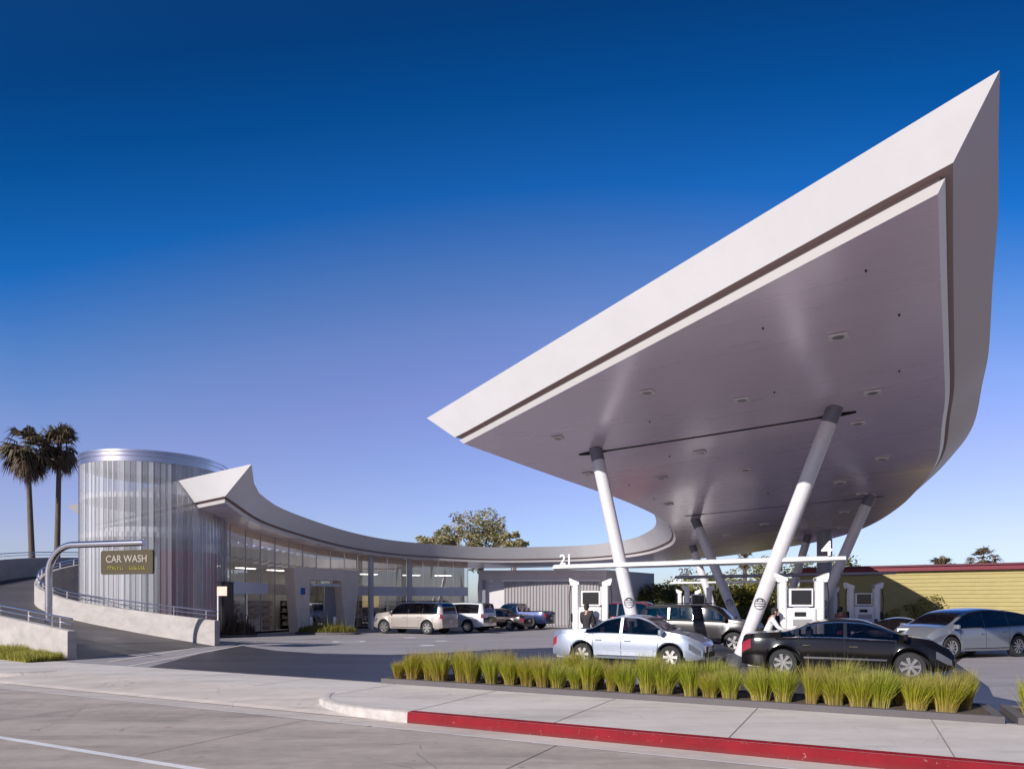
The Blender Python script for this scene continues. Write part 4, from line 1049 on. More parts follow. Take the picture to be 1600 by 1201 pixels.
def palm(label,base,h,R,seed,nf=46,dead=22,tr=.26,group='palm trees'):
    rnd=random.Random(seed); t=thing('palm_tree',label,'palm',base,0,group)
    lean=-.5 if seed==1 else rnd.uniform(-.3,.3)
    MB().tube([(0,0,-.1),(lean*.3,0,h*.3),(lean*.7,0,h*.7),(lean,0,h)],[tr*1.3,tr,tr*.85,tr*.8],10).build('trunk',M['bark'],t,smooth=50)
    top=Vector((lean,0,h))
    def frond(mb,el,az,L,fan):
        d=Vector((math.cos(az)*math.cos(el),math.sin(az)*math.cos(el),math.sin(el))); c=top+d*L*.5
        side=d.cross(Vector((0,0,1))).normalized(); nrm=side.cross(d).normalized()
        w_=.02; mb.add([top-side*w_,top+side*w_,c+side*w_,c-side*w_],[(0,1,2,3)])
        for k in range(13):
            f=(k/12-.5)*2; an=f*1.25; dr=(d*math.cos(an)+side*math.sin(an)); l=fan*(1-.35*abs(f))*rnd.uniform(.85,1.1)
            tip=c+dr*l-Vector((0,0,1))*l*rnd.uniform(.1,.75)+nrm*rnd.uniform(-.08,.08); mid=c+dr*l*.55+nrm*.03
            ww=.05*fan; sd=dr.cross(nrm).normalized()*ww
            mb.add([c,mid+sd,tip,mid-sd],[(0,1,2,3)])
    mb=MB()
    for i in range(nf): frond(mb,math.asin(rnd.uniform(-.65,1)),rnd.uniform(0,6.28),R*rnd.uniform(.5,1.15),R*rnd.uniform(.4,.68))
    mb.build('fronds',M['leaf_palm'],t)
    mb=MB()
    for i in range(dead): frond(mb,rnd.uniform(-1.45,-.6),rnd.uniform(0,6.28),R*rnd.uniform(.7,1.25),R*.5)
    mb.build('dead_skirt',M['leaf_dead'],t)
    return t
p=px3(52,872,58); palm('left palm with a shaggy brown skirt, behind the outer ramp wall',(p.x,58,3),11.9,2.5,1,nf=60,tr=.24,dead=70)
p=px3(88,872,60); palm('right and taller palm standing next to the round tower',(p.x,60,3),12.6,2.3,2,nf=60,tr=.24,dead=34)
p=px3(1538,884,80); palm('palm crown poking above the yellow building, far right',(p.x,80,0),6.9,2.0,3,nf=44,dead=10)
p=px3(1475,884,85); palm('small palm top just left of the far right palm',(p.x,85,0),6.1,2.2,4,nf=40,dead=6)
p=px3(1163,884,75); palm('small dark palm crown seen under the canopy',(p.x,75,0),6.6,1.3,5,nf=30,dead=10)

# ------------------------------------------------------------------ vehicles
def pch(pts):
    X=[p[0] for p in pts]; Z=[p[1] for p in pts]; n=len(X); d=[(Z[i+1]-Z[i])/(X[i+1]-X[i]) for i in range(n-1)]
    mm=[d[0]]+[0 if d[i-1]*d[i]<=0 else 2*d[i-1]*d[i]/(d[i-1]+d[i]) for i in range(1,n-1)]+[d[-1]]
    def f(x):
        if x<=X[0]: return Z[0]
        if x>=X[-1]: return Z[-1]
        i=0
        while x>X[i+1]: i+=1
        h=X[i+1]-X[i]; t=(x-X[i])/h
        return (2*t**3-3*t*t+1)*Z[i]+(t**3-2*t*t+t)*h*mm[i]+(-2*t**3+3*t*t)*Z[i+1]+(t**3-t*t)*h*mm[i+1]
    return f
def wheel_parts(r,wd,spokes,rimmat,fat=.28):
    ty=MB(); p=[(r*.66,-wd*.42),(r*.70,-wd*.5),(r*.93,-wd*.5),(r*.985,-wd*.42),(r,-wd*.25),(r,wd*.25),(r*.985,wd*.42),(r*.93,wd*.5),(r*.70,wd*.5),(r*.66,wd*.42),(r*.64,0),(r*.66,-wd*.42)]
    ty.lathe(p,36,axis='y')
    rm=MB(); rm.lathe([(r*.60,-wd*.36),(r*.69,-wd*.46),(r*.66,-wd*.40)],36,axis='y'); rm.lathe([(0,-wd*.40),(r*.13,-wd*.41),(r*.16,-wd*.30)],16,axis='y')
    for k in range(spokes):
        a=2*PI*k/spokes; ca,sa=math.cos(a),math.sin(a); w0,w1=r*fat*.34,r*fat*.5
        P=[(r*.1,-w0),(r*.63,-w1),(r*.63,w1),(r*.1,w0)]
        vs=[(x*ca-y*sa,-wd*.40,x*sa+y*ca) for x,y in P]+[(x*ca-y*sa,-wd*.28,x*sa+y*ca) for x,y in P]
        rm.add(vs,[(0,1,2,3),(0,4,5,1),(2,6,7,3),(1,5,6,2)])
    hb=MB(); hb.lathe([(0,-wd*.18),(r*.64,-wd*.18)],24,axis='y')
    return ty,rm,hb
def car(name,label,cat,loc,heading,spec,paint):
    S=dict(wb=2.6,fo=.9,ro=1.0,W=1.75,r=.32,clear=.22,top=None,belt=None,win=None,pill=[],ws=None,bl=None,doors=[],spokes=6,tumble=.36,trim=None,lower=None,bed=None,rack=False,fat=.28,steep=0,flare=0)
    S.update(spec)
    root=thing(name,label,cat,(loc[0],loc[1],.004),heading)
    xf=S['wb']/2+S['fo']; xr=-S['wb']/2-S['ro']; W=S['W']/2; r=S['r']; Ra=r+.065
    T=pch(S['top']); B=pch(S['belt'])
    ax=(-S['wb']/2,S['wb']/2)
    def plan(x):
        k=1.0; d=xf-x
        if d<.75: k-= S.get('fr',.20)*(1-d/.75)**2.3
        d2=x-xr
        if d2<.6: k-= S.get('rr',.13)*(1-d2/.6)**2.3
        return k
    def zbot(x):
        z=S['clear']; 
        for a in ax:
            if abs(x-a)<Ra: z=max(z, r+math.sqrt(max(0,Ra*Ra-(x-a)**2)))
        e=min(xf-x,x-xr)
        if e<.3: z=max(z,S['clear']+.06*(1-e/.3))
        return z
    def sec(x):
        w_=W*plan(x); top=T(x); b_=min(B(x),top-.035); zb=zbot(x); H=top-b_
        f=min(1,H/.3)
        lo=S['clear']; arch=any(abs(x-a)<Ra+.1 for a in ax); fl=S['flare']*(1 if arch else 0)
        z1=max(lo+.08,zb+.02); z2=max(lo+(b_-lo)*.45,zb+.05); z3=max(b_-.24,zb+.08); z4=max(b_-.07,zb+.1); z5=max(b_,zb+.12)
        y6=w_*.93; h7=H*.87; tb=S['tumble']
        P=[(w_*.945+fl,zb),(w_*.985+fl,z1),(w_*1.0+fl*.6,z2),(w_*.99,z3),(w_*.972,z4),(w_*.945,z5),(y6,z5+.018*f),
           (y6-tb*h7,z5+max(.019*f,h7)),(y6-tb*H*.96-.015,z5+max(.02,H*.955)),(max(.05,y6-tb*H-.09),max(top-.006,z5+.021)),(max(.03,(y6-tb*H-.09)*.5),max(top+.012,z5+.022)),(0,max(top+.018,z5+.023))]
        return [(x,p[0],p[1]) for p in P]
    brk=set([xr,xf]); 
    for a in ax: brk|={a-Ra,a+Ra,a-Ra*.97,a+Ra*.97,a-Ra*.88,a+Ra*.88}
    for q in (S['ws'],S['bl'],S['win']): 
        if q: brk|=set(q)
    pls=[]
    for p in S['pill']: brk|={p-.04,p+.04}; pls.append((p-.04,p+.04))
    brk|=set(S['doors']); brk|={xf-.04,xf-.12,xf-.5,xr+.04,xr+.12,xr+.32}
    xs=sorted(brk|set(np.linspace(xr,xf,64))); xs=[x for i,x in enumerate(xs) if i==0 or x-xs[i-1]>.004 or x in (xf,)]
    secs=[sec(x) for x in xs]
    parts={}
    def P_(k): return parts.setdefault(k,MB())
    sm={}
    # windows
    wr=[]; 
    if S['win']:
        cur=S['win'][0]
        for a,b_ in sorted(pls):
            if a>cur: wr.append((cur,a)); 
            cur=b_
        if S['win'][1]>cur: wr.append((cur,S['win'][1]))
    dr=[(S['doors'][i],S['doors'][i+1]) for i in range(len(S['doors'])-1)]
    for i in range(len(xs)-1):
        xm=(xs[i]+xs[i+1])/2; A_,B_=secs[i],secs[i+1]
        for sd in (1,-1):
            for j in range(11):
                key='body'
                if j==6 and S['win']:
                    for k,(a,b_) in enumerate(wr):
                        if a<=xm<=b_: key=('window',k,sd)
                    for k,(a,b_) in enumerate(pls):
                        if key=='body' and a<=xm<=b_ and S['win'][0]<xm<S['win'][1]: key=('pillar_trim',k,sd)
                elif j in (8,9,10):
                    if S['ws'] and S['ws'][0]<=xm<=S['ws'][1] and j>=9: key='windshield'
                    if S['bl'] and S['bl'][0]<=xm<=S['bl'][1] and j>=9: key='rear_window'
                elif j<=5 and j>=1:
                    for k,(a,b_) in enumerate(dr):
                        if a<=xm<=b_ and zbot(xm)<=S['clear']+.01: key=('door',k,sd)
                    if j in S.get('hlr',(3,)) and xf-.05>xm>xf-S.get('hl',.36) and key=='body': key=('headlight',sd)
                    if j in S.get('tlr',(3,4)) and xm<xr+S.get('tl',.16) and key=='body': key=('taillight',sd)
                if j<=1 and S['lower'] and key in('body',) : key='lower_cladding'
                if j==0 and S['lower']: key='lower_cladding'
                a0,a1,b0_,b1_=A_[j],A_[j+1],B_[j],B_[j+1]
                q=[(a0[0],a0[1]*sd,a0[2]),(b0_[0],b0_[1]*sd,b0_[2]),(b1_[0],b1_[1]*sd,b1_[2]),(a1[0],a1[1]*sd,a1[2])]
                if sd>0: q=q[::-1]
                P_(key).add(q,[(0,1,2,3)])
    # end caps
    for sc_,d_ in ((secs[0],-1),(secs[-1],1)):
        x=sc_[0][0]
        rg=[(x,p[1],p[2]) for p in sc_]; rows=[[(x+d_*.05*(1-f*f),p[1]*f,p[2]*(.0+1)*1.0) for p in rg] for f in (1,.92,.6,.3,0)]
        bk='rear_bumper' if d_<0 else 'front_bumper'; P_(bk).grid(rows); P_(bk).grid([[(a,-b_,c) for a,b_,c in rw] for rw in rows])
    def weld(mb):
        d={}; nv=[]; mp=[]
        for v in mb.v:
            k=(round(v[0],4),round(v[1],4),round(v[2],4))
            if k not in d: d[k]=len(nv); nv.append(v)
            mp.append(d[k])
        mb.v=nv; nf=[]
        for f in mb.f:
            g_=[]; 
            for i in f:
                if mp[i] not in g_: g_.append(mp[i])
            if len(g_)>=3: nf.append(tuple(g_))
        mb.f=nf; return mb
    cg=S.get('glass',M['carglass'])
    mats={'body':paint,'rear_bumper':S.get('bumpmat',paint),'front_bumper':paint,'windshield':cg,'rear_window':cg,'lower_cladding':S['lower'] or paint}
    ob={}
    for k,mb in parts.items():
        weld(mb)
        nm=k if isinstance(k,str) else k[0]
        mm=mats.get(nm) or {'pillar_trim':S.get('pillm',M['screen']),'window':cg,'door':paint,'headlight':M['headlight'],'taillight':M['taillight']}[nm]
        ob[k]=mb.build(nm,mm,root,smooth=38)
    # gaps between doors, handles
    def surf(x,j,f,sd,o_=.003):
        s=sec(x); a,b_=s[j],s[j+1]; return (x,(a[1]*(1-f)+b_[1]*f+o_)*sd,a[2]*(1-f)+b_[2]*f)
    gp=MB()
    for sd in (1,-1):
        for x in S['doors']:
            r0=[];r1=[]
            for j in range(1,6): r0.append(surf(x-.007,j,0,sd)); r1.append(surf(x+.007,j,0,sd))
            gp.grid([r0,r1])
        if dr:
            xx=np.linspace(S['doors'][0],S['doors'][-1],14); gp.grid([[surf(x,0,.9,sd) for x in xx],[surf(x,1,.06,sd) for x in xx]])
            for k,(a,b_) in enumerate(dr):
                if ('door',k,sd) in ob:
                    xh=a+.17; s=surf(xh,3,.35,sd,.02); h=MB(); h.rbox((xh+.02,s[1],s[2]),(.19,.035,.035),.015); h.build('handle',S.get('handle',paint),ob[('door',k,sd)],smooth=40)
        xc=[xf-.62,xf-.5]
    if S['ws']:
        xx=np.linspace(S['ws'][1]+.05,xf-.5,8)
        for sd in (1,-1):
            gp.grid([[surf(x,9,.0,sd,.002) for x in xx],[tuple(np.array(surf(x,9,.03,sd,.0))+np.array([0,0,.003])) for x in xx]])
    gp.build('panel_gap',M['dark'],root)
    if S['trim'] is not None:
        tr_=MB()
        for sd in (1,-1):
            xx=np.linspace(S['win'][0]+.05,S['win'][1]-.05,26)
            tr_.grid([[surf(x,5,.55,sd,.006) for x in xx],[surf(x,6,.05,sd,.006) for x in xx]])
            tr_.grid([[surf(x,6,.93,sd,.006) for x in xx],[surf(x,7,.12,sd,.006) for x in xx]])
        tr_.build('window_trim',S['trim'],root)
    if S.get('moulding'):
        tr_=MB()
        for sd in (1,-1):
            xx=np.linspace(ax[0]+Ra+.08,ax[1]-Ra-.08,12)
            tr_.grid([[surf(x,1,.62,sd,.014) for x in xx],[surf(x,1,.80,sd,.016) for x in xx]])
        tr_.build('side_moulding',S['moulding'],root)
    # wheels
    wd=S.get('wd',.21); rmat=S.get('rim',M['rim'])
    for a in ax:
        for sd in (-1,1):
            ty,rm,hb=wheel_parts(r,wd,S['spokes'],rmat,S['fat'])
            def mv(mb): mb.v=[(v[0]+a,(v[1]*(1 if sd<0 else -1))+sd*(W-wd*.5-.015),v[2]+r) for v in mb.v]; return mb
            wo=mv(ty).build('wheel',M['black_rubber'],root,smooth=40)
            mv(rm).build('rim',rmat,wo,smooth=30); mv(hb).build('brake_disc',M['hub_dark'],wo)
    ub=MB(); ub.box(((xf+xr)/2,0,S['clear']+.17),(xf-xr-.25,S['W']-.52,.30))
    for a in ax: 
        hz=min(T(a),B(a))-.06; ub.box((a,0,(r+hz)/2+.05),(Ra*2+.1,S['W']-.50,hz-r+.1-.02))
    ub.build('underbody',M['dark'],root)
    # seats
    if S['win'] and not S.get('noseats'):
        bx=B(0)
        for sx_ in S.get('seatx',(.25,-.6)):
            for sd in (1,-1):
                st_=MB(); st_.rbox((sx_-.18,sd*.36,bx-.02),(.16,.46,.42),.06); st_.rbox((sx_-.2,sd*.36,bx+.28),(.1,.24,.16),.04); st_.build('seat',M['seat'],root,smooth=40)
        MB().box((0,0,bx-.22),(S['win'][1]-S['win'][0]-.3,S['W']*.8,.05)).build('cabin_floor',M['seat'],root)
    # mirrors
    if S['ws']:
        mx=S.get('mx',S['ws'][1]-.18)
        for sd in (1,-1):
            s=surf(mx,5,0,sd); mm=MB(); mm.rbox((mx+.02,s[1]+sd*.12,s[2]+.10),(.12,.2,.14),.05); mm.tube([(mx,s[1]-sd*.02,s[2]+.02),(mx+.02,s[1]+sd*.1,s[2]+.07)],.025,6); mm.build('mirror',S.get('mirror',paint),root,smooth=40)
    # front face details
    zn=T(xf-.02); 
    fm=MB(); fm.rbox((xf+.035,0,S['clear']+.16),(.05,W*1.1,.14),.02); fm.build('lower_grille',M['dark'],root)
    gr=MB()
    for k in range(3): gr.box((xf+.05,0,zn-.08-k*.055),(.02,W*.85,.018))
    gr.build('grille_bars',M['chrome'],root); MB().box((xf+.03,0,zn-.13),(.03,W*.9,.17)).build('grille',M['dark'],root)
    MB().box((xr-.055,0,S.get('platez',S['clear']+.42)),(.012,.31,.15)).build('number_plate',M['plate'],root)
    rb=MB()
    if S.get('rearbox'): 
        z=S['rearbox']; 
    if S['rack']:
        zr=T(0); rb=MB()
        for sd in (1,-1): rb.tube([(S['rack'][0],sd*W*.66,zr+.0),(S['rack'][0]+.1,sd*W*.66,zr+.06),(S['rack'][1]-.1,sd*W*.66,zr+.06),(S['rack'][1],sd*W*.66,zr)],.018,6)
        rb.build('roof_rack',M['dark'],root,smooth=50)
    return root,surf,ob
def paintm(name,c,metal=.4,rough=.3,coat=1): return mat(name,c,rough,metal=metal,coat=coat)
heading=lambda dx,dy: math.atan2(dy,dx)
PM=dict(silver=paintm('silver_paint',(.40,.44,.54),.55,.32),black=paintm('black_paint',(.006,.005,.006),.0,.16,.12),dkgrey=paintm('graphite_paint',(.022,.019,.022),.0,.3,.2),blugrey=paintm('bluegrey_paint',(.30,.32,.37),.6,.3),tan=paintm('tan_paint',(.46,.41,.38),.5,.32),wht=paintm('white_car_paint',(.62,.62,.66),.1,.3),red=paintm('red_car_paint',(.13,.008,.016),.3,.3),navy=paintm('blue_car_paint',(.022,.035,.11),.5,.3),maroon=paintm('dark_car_paint',(.03,.02,.025),.4,.3))
def top_sedan(L): return L
# silver sedan
wb=2.62; xr=-wb/2-.98; xf=wb/2+.86
c=Vector((2.02+4.33,20.0+18.7,0))/2; hd=heading(.87,-.49); nrm=Vector((.49,.87,0))
car('silver_sedan','silver blue sedan parked beside the front planter, nearest car on the left','car',(c.x+nrm.x*.87,c.y+nrm.y*.87),hd,
 dict(wb=wb,fo=.86,ro=.98,W=1.74,r=.315,top=[(xr,.78),(xr+.05,.98),(xr+.5,1.03),(-1.12,1.06),(-.55,1.36),(-.1,1.45),(.3,1.44),(.62,1.35),(1.18,1.03),(1.7,.93),(xf-.25,.83),(xf-.07,.74),(xf,.62)],
 belt=[(xr,.76),(xr+.3,.90),(-.5,.93),(.9,.90),(1.4,.90),(xf-.4,.80),(xf,.54)],win=(-1.2,1.02),pill=[-.12],ws=(.55,1.24),bl=(-1.22,-.55),doors=[-.98,-.1,.98],spokes=6,trim=None,pillm=PM['silver'],moulding=PM['silver']),PM['silver'])
# black sedan
wb=2.74; xr=-wb/2-.98; xf=wb/2+.88
c=Vector((6.69+9.20,16.9+15.75,0))/2; d_=Vector((9.20-6.69,15.75-16.9,0)).normalized(); nrm=Vector((-d_.y,d_.x,0))
car('black_sedan','glossy black sedan with bright alloy wheels, parked behind the front planter','car',(c.x+nrm.x*.89,c.y+nrm.y*.89),heading(d_.x,d_.y),
 dict(wb=wb,fo=.88,ro=.98,W=1.79,r=.33,top=[(xr,.80),(xr+.06,1.0),(xr+.5,1.06),(-1.35,1.10),(-.6,1.35),(-.1,1.41),(.35,1.39),(.7,1.29),(1.35,1.02),(1.8,.95),(xf-.25,.83),(xf-.07,.73),(xf,.62)],
 belt=[(xr,.80),(xr+.3,.93),(-.5,.95),(.9,.91),(1.4,.90),(xf-.4,.78),(xf,.54)],win=(-1.42,1.15),pill=[-1.05,.02],ws=(.62,1.42),bl=(-1.35,-.6),doors=[-1.02,.0,1.08],spokes=7,fat=.24,trim=M['chrome'],moulding=M['chrome'],handle=M['chrome'],tl=.22),PM['black'])
# dark SUV between the islands
wb=2.7; xr=-wb/2-.95; xf=wb/2+.85
car('dark_suv','dark grey boxy sport utility vehicle standing between the first two pump islands','sport utility vehicle',(7.35,26.4),heading(.87,-.49),
 dict(wb=wb,fo=.85,ro=.95,W=1.83,r=.37,clear=.28,top=[(xr,1.1),(xr+.03,1.25),(xr+.12,1.56),(xr+.35,1.69),(-.5,1.74),(.3,1.72),(.62,1.64),(1.2,1.2),(1.7,1.16),(xf-.15,1.08),(xf,.9)],
 belt=[(xr,1.12),(xr+.3,1.16),(.9,1.12),(xf-.4,1.02),(xf,.85)],win=(-2.05,1.0),pill=[-1.08,-.12],ws=(.6,1.22),bl=(xr+.02,xr+.2),doors=[-1.05,-.1,.95],spokes=5,trim=M['dark'],lower=M['dark'],tumble=.24,rack=(-1.8,.4),flare=.03),PM['dkgrey'])
# blue-grey wagon at right, facing left
wb=3.0; xr=-wb/2-1.05; xf=wb/2+.85
car('grey_wagon','blue grey crossover wagon facing left, cut by the right edge of the photo','car',(15.3,23.3),heading(-.975,-.2)+.12,
 dict(wb=wb,fo=.85,ro=1.05,W=1.86,r=.36,clear=.24,top=[(xr,1.0),(xr+.06,1.15),(xr+.5,1.42),(-1.2,1.56),(-.3,1.62),(.4,1.56),(.8,1.44),(1.5,1.10),(1.9,1.0),(xf-.2,.86),(xf,.68)],
 belt=[(xr,1.0),(xr+.4,1.05),(0,.99),(1.2,.96),(xf-.4,.82),(xf,.6)],win=(-2.1,1.32),pill=[-1.1,.0],ws=(.72,1.58),bl=(xr+.1,-1.9),doors=[-1.05,.02,1.15],spokes=10,fat=.13,trim=M['dark'],tumble=.34,hl=.6),PM['blugrey'])
# dark low coupe behind
wb=2.5; xr=-wb/2-.8; xf=wb/2+.9
car('dark_coupe','low black car half hidden between the third pump and the grey wagon','car',(14.6,25.7),heading(.87,-.49),
 dict(wb=wb,fo=.9,ro=.8,W=1.72,r=.31,clear=.2,top=[(xr,.75),(xr+.1,.92),(-1.0,.98),(-.5,1.2),(-.05,1.27),(.35,1.22),(.95,.92),(1.5,.86),(xf,.6)],
 belt=[(xr,.74),(-.5,.84),(.8,.84),(xf,.5)],win=(-1.0,.8),pill=[-.35],ws=(.35,1.0),bl=(-1.05,-.5),doors=[-.55,.72],spokes=5),PM['maroon'])
# red vehicle behind island two
wb=2.6; xr=-wb/2-.9; xf=wb/2+.9
car('red_vehicle','red sport utility vehicle whose roof shows behind the dark one','sport utility vehicle',(6.9,36.8),heading(.87,-.49),
 dict(wb=wb,fo=.9,ro=.9,W=1.8,r=.36,clear=.26,top=[(xr,1.0),(xr+.03,1.2),(xr+.15,1.7),(-1.2,1.86),(.2,1.88),(.6,1.74),(1.2,1.2),(xf-.2,1.0),(xf,.8)],
 belt=[(xr,1.1),(.9,1.08),(xf,.78)],win=(-1.95,.95),pill=[-1.0,-.1],ws=(.6,1.22),bl=(xr+.02,xr+.2),doors=[-1.0,-.1,.9],tumble=.24),PM['red'])
# tan SUV
h2=heading(-.88,.47); fw=Vector((-.88,.47,0)); nr=Vector((.47,.88,0))
def park(px,Y,W_,wb_):   # near-side rear wheel at px
    p=Vector(((px-800)/F*Y,Y,0)); c=p+fw*(wb_/2)+nr*(W_/2-.1); return (c.x,c.y)
wb=3.1; xr=-wb/2-1.0; xf=wb/2+.9
car('tan_suv','pale tan sport utility vehicle with its tail in the sun, leftmost of the parked row','sport utility vehicle',park(668,39.2,1.9,wb),h2,
 dict(wb=wb,fo=.9,ro=1.0,W=1.9,r=.39,clear=.32,top=[(xr,1.0),(xr+.03,1.25),(xr+.14,1.7),(xr+.4,1.82),(-.6,1.88),(.25,1.86),(.55,1.78),(1.15,1.33),(1.6,1.27),(xf-.2,1.18),(xf-.04,1.05),(xf,.85)],
 belt=[(xr,1.14),(xr+.3,1.18),(1.0,1.14),(xf-.4,1.02),(xf,.8)],win=(-2.2,1.0),pill=[-1.2,-.2],ws=(.52,1.2),bl=(xr+.02,xr+.22),doors=[-1.15,-.17,.95],spokes=6,lower=PM['tan'],rack=(-2.0,.6),tumble=.24,flare=.02,trim=M['dark']),PM['tan'])
# white pickup with camper shell
wb=3.1; xr=-wb/2-1.1; xf=wb/2+.85
car('white_pickup','white pickup with a windowed camper shell, second in the parked row','pickup truck',park(731,42.0,1.85,wb),h2,
 dict(wb=wb,fo=.85,ro=1.1,W=1.85,r=.38,clear=.34,top=[(xr,1.0),(xr+.03,1.2),(xr+.18,1.78),(-1.2,1.84),(-.35,1.82),(.6,1.80),(.85,1.72),(1.35,1.25),(1.8,1.17),(xf-.15,1.05),(xf,.85)],
 belt=[(xr,1.14),(xr+.3,1.16),(1.0,1.14),(xf-.4,1.0),(xf,.8)],win=(-2.3,1.15),pill=[-.55,-.35],ws=(.82,1.38),bl=(xr+.03,xr+.24),doors=[-.3,.95],spokes=8,tumble=.22,bumpmat=M['chrome'],lower=PM['wht']),PM['wht'])
# dark sedan
wb=2.65; xr=-wb/2-1.0; xf=wb/2+.9
car('dark_sedan','dark maroon sedan between the white and blue pickups','car',park(797,45.2,1.75,wb),h2,
 dict(wb=wb,fo=.9,ro=1.0,W=1.75,r=.32,top=[(xr,.8),(xr+.05,.98),(xr+.5,1.04),(-1.12,1.08),(-.55,1.36),(-.1,1.44),(.3,1.43),(.65,1.33),(1.2,1.02),(xf-.2,.76),(xf,.6)],
 belt=[(xr,.78),(xr+.3,.90),(.9,.9),(xf-.4,.72),(xf,.52)],win=(-1.2,1.02),pill=[-.12],ws=(.55,1.24),bl=(-1.22,-.55),doors=[-.98,-.1,.98]),PM['maroon'])
# blue pickup: bed as open box
wb=3.2; xr=-wb/2-1.15; xf=wb/2+.85
root,surf,ob=car('blue_pickup','blue pickup with an open bed, last of the parked row by the ribbed doors','pickup truck',park(829.5,47.6,1.85,wb),h2,
 dict(wb=wb,fo=.85,ro=1.15,W=1.85,r=.37,clear=.34,top=[(xr,1.0),(xr+.03,1.19),(-.62,1.2),(-.55,1.25),(-.45,1.76),(.2,1.8),(.6,1.74),(1.15,1.25),(1.7,1.16),(xf-.15,1.05),(xf,.85)],
 belt=[(xr,1.12),(1.0,1.12),(xf-.4,1.0),(xf,.8)],win=(-.45,1.0),pill=[],ws=(.55,1.2),bl=(-.6,-.45),doors=[-.42,.9],spokes=6,tumble=.24,bumpmat=PM['navy'],tl=.18),PM['navy'])
MB().rbox((-1.7,0,1.235),(1.95,1.2,.03),.05).build('bed_liner',M['dark'],root)

# ------------------------------------------------------------------ people
def skin(name,joints,bones,m,parent,lvl=1):
    me=bpy.data.meshes.new(name); me.from_pydata([j[0] for j in joints],bones,[]); me.update(); me.materials.append(m)
    o=bpy.data.objects.new(name,me); COL.objects.link(o)
    mo=o.modifiers.new('s','SKIN'); 
    for i,j in enumerate(joints):
        r=j[1]; me.skin_vertices[0].data[i].radius=(r,r) if not isinstance(r,tuple) else r
        me.skin_vertices[0].data[i].use_root = (i==0)
    o.modifiers.new('b','SUBSURF').levels=lvl; 
    bpy.context.view_layer.update()
    nm=bpy.data.meshes.new_from_object(o.evaluated_get(bpy.context.evaluated_depsgraph_get()))
    nm.name=name; nm.materials.clear(); nm.materials.append(m)
    nm.polygons.foreach_set('use_smooth',[True]*len(nm.polygons))
    COL.objects.unlink(o); bpy.data.objects.remove(o)
    r=bpy.data.objects.new(name,nm); COL.objects.link(r); r.parent=parent; return r
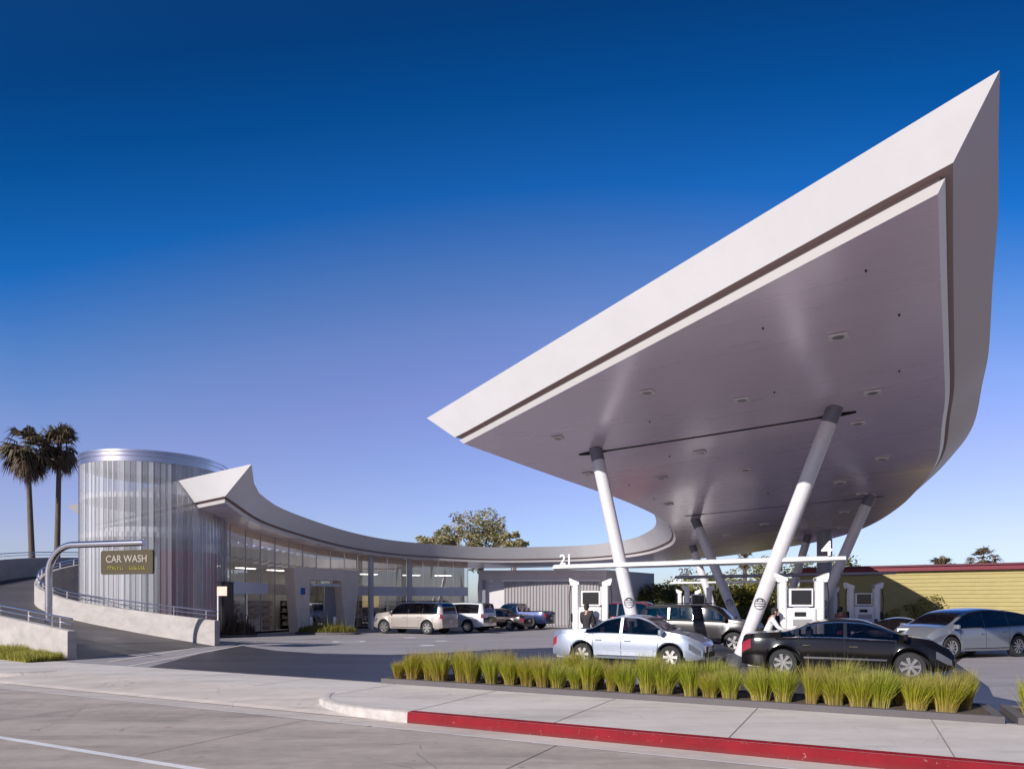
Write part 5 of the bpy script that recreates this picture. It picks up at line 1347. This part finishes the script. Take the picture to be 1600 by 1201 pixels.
def person(label,loc,rz,shirt,trouser,hair=M['hair'],bend=0,arm=0,H=1.72,legs=True,seat=0):
    """front faces -y locally"""
    k=H/1.72; root=thing('person',label,'person',loc,rz)
    cb,sb_=math.cos(bend),math.sin(bend); hz=.90*k; hipz=hz; dz=(-.36 if seat else 0)
    def up(x,y,z):    # torso bends forward about the hip
        z-=hipz; y0=y*cb-z*sb_; return (x,y0,hipz+z*cb+y*sb_+dz)
    J=[((0,0,hipz+dz),(.11*k,.08*k)),(up(0,0,1.12*k),(.11*k,.08*k)),(up(0,0,1.34*k),(.16*k,.10*k)),(up(0,0,1.46*k),.06*k),(up(0,0,1.52*k),.052*k),(up(0,-.012,1.60*k),(.078*k,.095*k)),(up(0,-.01,1.68*k),(.065*k,.08*k))]
    Bn=[(0,1),(1,2),(2,3),(3,4),(4,5),(5,6)]
    hands=[]
    for s in (-1,1):
        i=len(J); sh=up(s*.185*k,0,1.40*k)
        e=(sh[0]+s*.05*k, sh[1]-.10*k-arm*.1, sh[2]-.27*k+arm*.05); h=(e[0]-s*.03*k,e[1]-.16*k-arm*.12,e[2]-.14*k+arm*.08)
        J+=[(sh,.055*k),(e,.042*k),(h,.03*k),((h[0],h[1]-.05*k,h[2]-.03*k),(.036*k,.018*k))]; Bn+=[(2,i),(i,i+1),(i+1,i+2),(i+2,i+3)]
        for f in range(4):
            q=len(J); fx=(f-1.5)*.017*k; l=(.06,.075,.07,.055)[f]*k
            J+=[((h[0]+fx,h[1]-.05*k-l*.6,h[2]-.045*k),.0085*k),((h[0]+fx,h[1]-.05*k-l,h[2]-.045*k-l*.5),.0075*k)]; Bn+=[(i+3,q),(q,q+1)]
        q=len(J); J+=[((h[0]-s*.045*k,h[1]-.06*k,h[2]-.03*k),.0095*k),((h[0]-s*.05*k,h[1]-.09*k,h[2]-.045*k),.0085*k)]; Bn+=[(i+2,q),(q,q+1)]
        hands.append((sh,e,h))
    for s in (-1,1):
        i=len(J)
        LG=((s*.09*k,0,.84*k),(s*.10*k,-.02,.48*k),(s*.11*k,.01,.09*k),(s*.12*k,-.14*k,.035*k)) if not seat else ((s*.10*k,-.08,.50*k),(s*.13*k,-.44,.56*k),(s*.13*k,-.72,.30*k),(s*.13*k,-.86,.27*k))
        J+=[(LG[0],.07*k),(LG[1],.05*k),(LG[2],.038*k),(LG[3],(.04*k,.03*k))]; Bn+=[(0,i),(i,i+1),(i+1,i+2),(i+2,i+3)]
    body=skin('body',J,Bn,M['skin'],root)
    # face
    hc=Vector(up(0,-.012,1.61*k)); fm=MB()
    fm.ellipsoid(hc+Vector((0,-.098*k,-.012*k)),(.013*k,.02*k,.022*k),8,6); fm.ellipsoid(hc+Vector((.078*k,.0,-.005)),(.012*k,.022*k,.032*k),8,6); fm.ellipsoid(hc+Vector((-.078*k,.0,-.005)),(.012*k,.022*k,.032*k),8,6)
    fm.build('nose_and_ears',M['skin'],root,smooth=60)
    em=MB(); 
    for s in (-1,1): em.ellipsoid(hc+Vector((s*.03*k,-.088*k,.018*k)),(.011*k,.008*k,.006*k),8,6)
    em.ellipsoid(hc+Vector((0,-.092*k,-.052*k)),(.024*k,.006*k,.005*k),8,6)
    em.build('eyes_and_mouth',M['hair'],root,smooth=60)
    hm=MB(); hm.ellipsoid(hc+Vector((0,.022*k,.045*k)),(.088*k,.098*k,.082*k),16,10); hm.ellipsoid(hc+Vector((0,.05*k,-.02*k)),(.078*k,.07*k,.09*k),14,8); hm.build('hair',hair,root,smooth=60)
    # shirt
    SJ=[(up(0,0,.80*k),(.172*k,.122*k)),(up(0,0,1.12*k),(.146*k,.108*k)),(up(0,0,1.34*k),(.178*k,.118*k)),(up(0,0,1.455*k),.075*k)]; SB=[(0,1),(1,2),(2,3)]
    for sh,e,h in hands:
        i=len(SJ); SJ+=[(sh,.072*k),(e,.056*k),(tuple(e[q]*.35+h[q]*.65 for q in range(3)),.046*k)]; SB+=[(2,i),(i,i+1),(i+1,i+2)]
    skin('shirt',SJ,SB,shirt,root)
    TJ=[((0,0,.93*k+dz),(.16*k,.112*k))]; TB=[]
    for s in (-1,1):
        i=len(TJ); TJ+=[((s*.09*k,0,.80*k),.105*k),((s*.10*k,-.02,.48*k),.075*k),((s*.11*k,.01,.12*k),.062*k)] if not seat else [((s*.10*k,-.08,.50*k),.10*k),((s*.13*k,-.44,.56*k),.075*k),((s*.13*k,-.70,.32*k),.06*k)]; TB+=[(0,i),(i,i+1),(i+1,i+2)]
    skin('trousers',TJ,TB,trouser,root)
    sh=MB()
    for s in (-1,1): sh.rbox((s*.115*k,-.06*k,.04*k) if not seat else (s*.13*k,-.84,.27*k),(.10*k,.28*k,.08*k),.045)
    sh.build('shoes',M['dark'],root,smooth=50)
    return root
cloth=lambda n,c: mat(n,c,.85,var=.12,vscale=9)
person('person in a dark jacket standing before the pump behind the silver sedan',(2.42,22.15,.12),2.6,cloth('dark_jacket',(.03,.025,.03)),cloth('dark_trousers',(.03,.03,.04)),H=1.66)
person('person in a white shirt leaning forward between the leaning column and the black sedan',(7.0,18.85,.0),1.2,cloth('white_shirt',(.72,.70,.72)),cloth('grey_trousers',(.09,.08,.09)),bend=.35,arm=.6,H=1.72)
person('person in a brownish red top standing by the pump near the yellow wall',(12.95,26.9,.0),2.4,cloth('maroon_top',(.20,.08,.07)),cloth('black_trousers',(.02,.02,.025)),H=1.66)
# seated driver of the wagon
person('driver in a pink top with glasses sitting inside the grey wagon',(15.5,22.85,0),-1.45,cloth('pink_top',(.55,.12,.16)),cloth('blue_trousers',(.05,.06,.1)),H=1.6,arm=.5,seat=1)

# small A-frame sign beside the third pump
t=thing('barrier_frame','white edged black low barrier right of the third pump','barrier',(13.4,22.9,0),-.2)
MB().box((0,0,.55),(.8,.04,.7)).build('panel',M['dark'],t)
MB().box((0,-.03,.93),(.9,.03,.06)).build('edge',M['white'],t); 
for s in (-1,1): MB().box((s*.43,-.03,.45),(.05,.03,.9)).build('leg',M['white'],t)
